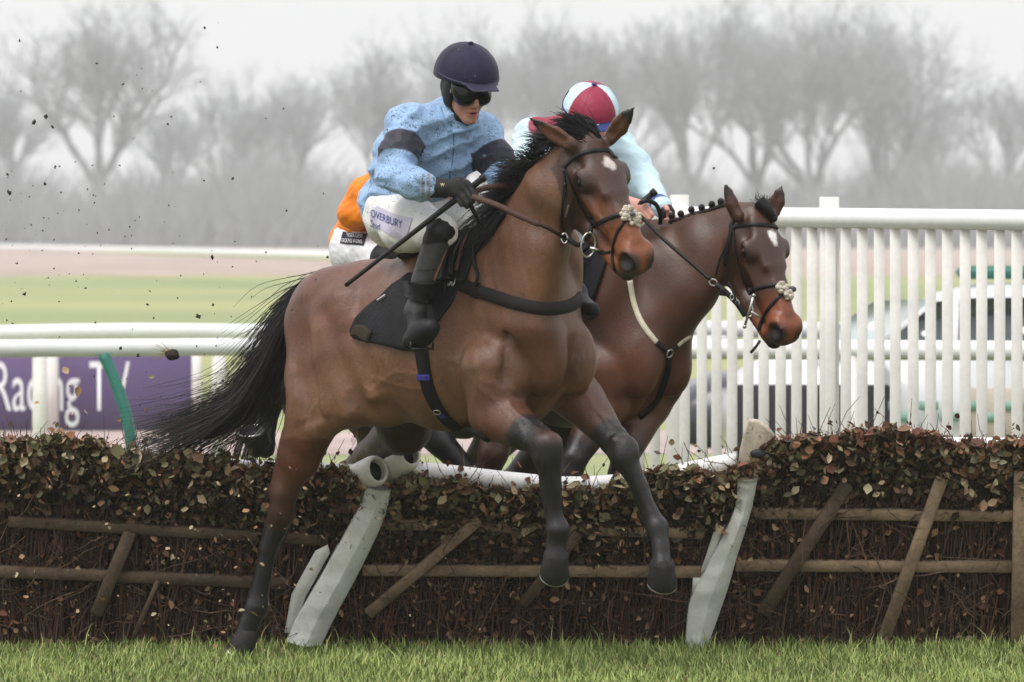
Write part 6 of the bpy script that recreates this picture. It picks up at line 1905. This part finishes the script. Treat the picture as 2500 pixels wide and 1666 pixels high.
# ------------------------------------------------------------------ turf and leaves thrown up by the hooves
CLOD = mat('wet_clod', (.030, .022, .016), .85, var=.4, vscale=60)
def clod_mesh(seed, r):
    g = np.random.default_rng(seed); mb = MB(); mb.ball((0, 0, 0), r, 8, 6)
    V = np.concatenate(mb.v); V = V * (1 + .45 * g.normal(size=(len(V), 1)).clip(-1, 1.4)) * np.array([1.2, .9, .8])
    me = bpy.data.meshes.new('mud_clod'); me.from_pydata([tuple(v) for v in V], [], mb.f); me.materials.append(CLOD); return me
clods = [clod_mesh(i, .0038) for i in range(5)]
g = np.random.default_rng(77)
spots = [(112, 285, 2.2), (83, 300, 2.6), (135, 408, 1.6), (23, 470, 2.2), (18, 426, 1.3), (500, 68, 1.4), (568, 437, 1.4), (1743, 411, 1.5), (518, 628, 2.2), (60, 718, 2.0), (484, 773, 2.4), (233, 788, 1.5), (360, 744, 1.3), (520, 745, 1.5), (410, 303, 1.1), (692, 266, 1.0), (800, 628, 1.6), (48, 100, 1.2), (128, 310, 1.6), (110, 450, 1.4), (337, 868, 2.0), (295, 850, 1.7), (700, 515, 1.1), (790, 473, 1.1), (530, 116, 1.1)]
for _ in range(150):
    if g.random() < .72: x, y = abs(g.normal()) * 330 + 5, 560 + g.normal() * 190
    else: x, y = g.uniform(150, 780), g.uniform(560, 1010)
    if 20 < y < 1050 and x < 790: spots.append((x, y, g.uniform(.35, 1.05)))
for i, (x, y, s) in enumerate(spots):
    o = bpy.data.objects.new('mud_clod', clods[i % 5]); scene.collection.objects.link(o)
    o.location = tuple(W(x, y, g.uniform(-.7, .9))); o.scale = (s, s, s * g.uniform(.6, 1.1)); o.rotation_euler = tuple(g.uniform(0, 6, 3))
    tag(o, 'small clod in the air above the ears of the dark bay horse' if x > 1500 else 'small dark clod of turf flying through the air left of the leading jockey', 'clod', 'clods thrown up by the hooves')
# the one big clod with grass roots, in front of the white rail
c = W(420, 866, -.1)
mb = MB(); mb.ball((0, 0, 0), (.030, .024, .024), 14, 10)
V = np.concatenate(mb.v); V = V * (1 + .16 * fbm(V, 90, 3))[:, None] + c
big = tag(mesh_obj('mud_clod', V, mb.f, CLOD), 'largest clod of turf, trailing pale roots, in front of the white rail', 'clod')
L = np.zeros((26, 6, 3)); s = np.linspace(0, 1, 6)[:, None]
for i in range(26):
    d = nrm(np.array([-.8, 0, .6]) + g.normal(size=3) * .45); L[i] = c + d * .02 + d * s * g.uniform(.02, .075) + np.array([0, 0, -.01]) * s ** 2
strands('root_fibre', L, .0012, .0006, mat('pale_root', (.30, .24, .14), .8), big)
# flying leaves
lv, lf, lc = [], [], []
leaf_cloud(lv, lf, lc, np.zeros((6, 3)), .034, LITP + REDP)
protosL = []
for i in range(6):
    v = lv[0][i * 7:(i + 1) * 7]; f = lf[0][lf[0][:, 0] // 7 == i] - i * 7
    F = [list(map(int, q)) for q in np.concatenate([np.array([[a, b, 6] for a, b in ((0, 1), (1, 2), (2, 3), (3, 4), (4, 5), (5, 0))])])]
    me = bpy.data.meshes.new('flying_leaf'); me.from_pydata([tuple(p) for p in v], [], F)
    ca = me.color_attributes.new('tint', 'FLOAT_COLOR', 'POINT'); cc = np.ones((7, 4), np.float32); cc[:, :3] = LITP[i % 5]; ca.data.foreach_set('color', cc.ravel()); me.materials.append(LEAFM); protosL.append(me)
LS = [(790, 1310, 1.5, 'orange leaf flying beside the foot of the left padded upright'), (765, 1280, 1.1, None), (420, 1360, 1.0, None), (360, 1370, .9, None), (490, 1340, 1.1, None), (445, 1345, .9, None), (535, 1180, 1.2, None), (620, 1500, 1.1, None),
      (590, 1490, 1.0, None), (525, 1575, 1.0, None), (690, 1590, .9, None), (160, 905, 1.2, None), (290, 1025, 1.3, None), (190, 955, 1.2, None), (370, 920, .9, None), (355, 1003, 1.0, None), (210, 1005, 1.2, None), (180, 1010, .9, None), (90, 985, 1.2, None),
      (870, 1060, 1.2, None), (860, 1075, .9, None), (1265, 1135, 1.2, None), (1300, 1175, 1.1, None), (1640, 1080, 1.0, None), (1697, 1088, 1.0, None), (480, 1470, .9, None), (375, 1500, .9, None), (545, 1545, .8, None), (310, 1210, 1.1, None), (690, 1165, 1.0, None), (745, 1190, 1.2, None), (600, 1245, 1.2, None), (40, 1405, 1.3, None), (700, 1420, .9, None), (655, 1475, 1.0, None)]
for _ in range(75):
    x, y = abs(g.normal()) * 330 + 20, g.uniform(1050, 1600)
    if x < 860: LS.append((x, y, g.uniform(.25, .85), None))
for _ in range(60): LS.append((620 + g.normal() * 120, g.uniform(1120, 1600), g.uniform(.25, .8), None))
for _ in range(14): LS.append((g.uniform(900, 1500), g.uniform(1200, 1560), g.uniform(.3, .7), None))
for i, (x, y, sc_, lab) in enumerate(LS):
    o = bpy.data.objects.new('flying_leaf', protosL[i % 6]); scene.collection.objects.link(o)
    o.location = tuple(W(x, y, g.uniform(-.25, .05))); o.scale = (sc_,) * 3; o.rotation_euler = tuple(g.uniform(0, 6, 3))
    tag(o, lab or 'small dry leaf torn from the hurdle and flying through the air', 'leaf', 'leaves torn from the brush')
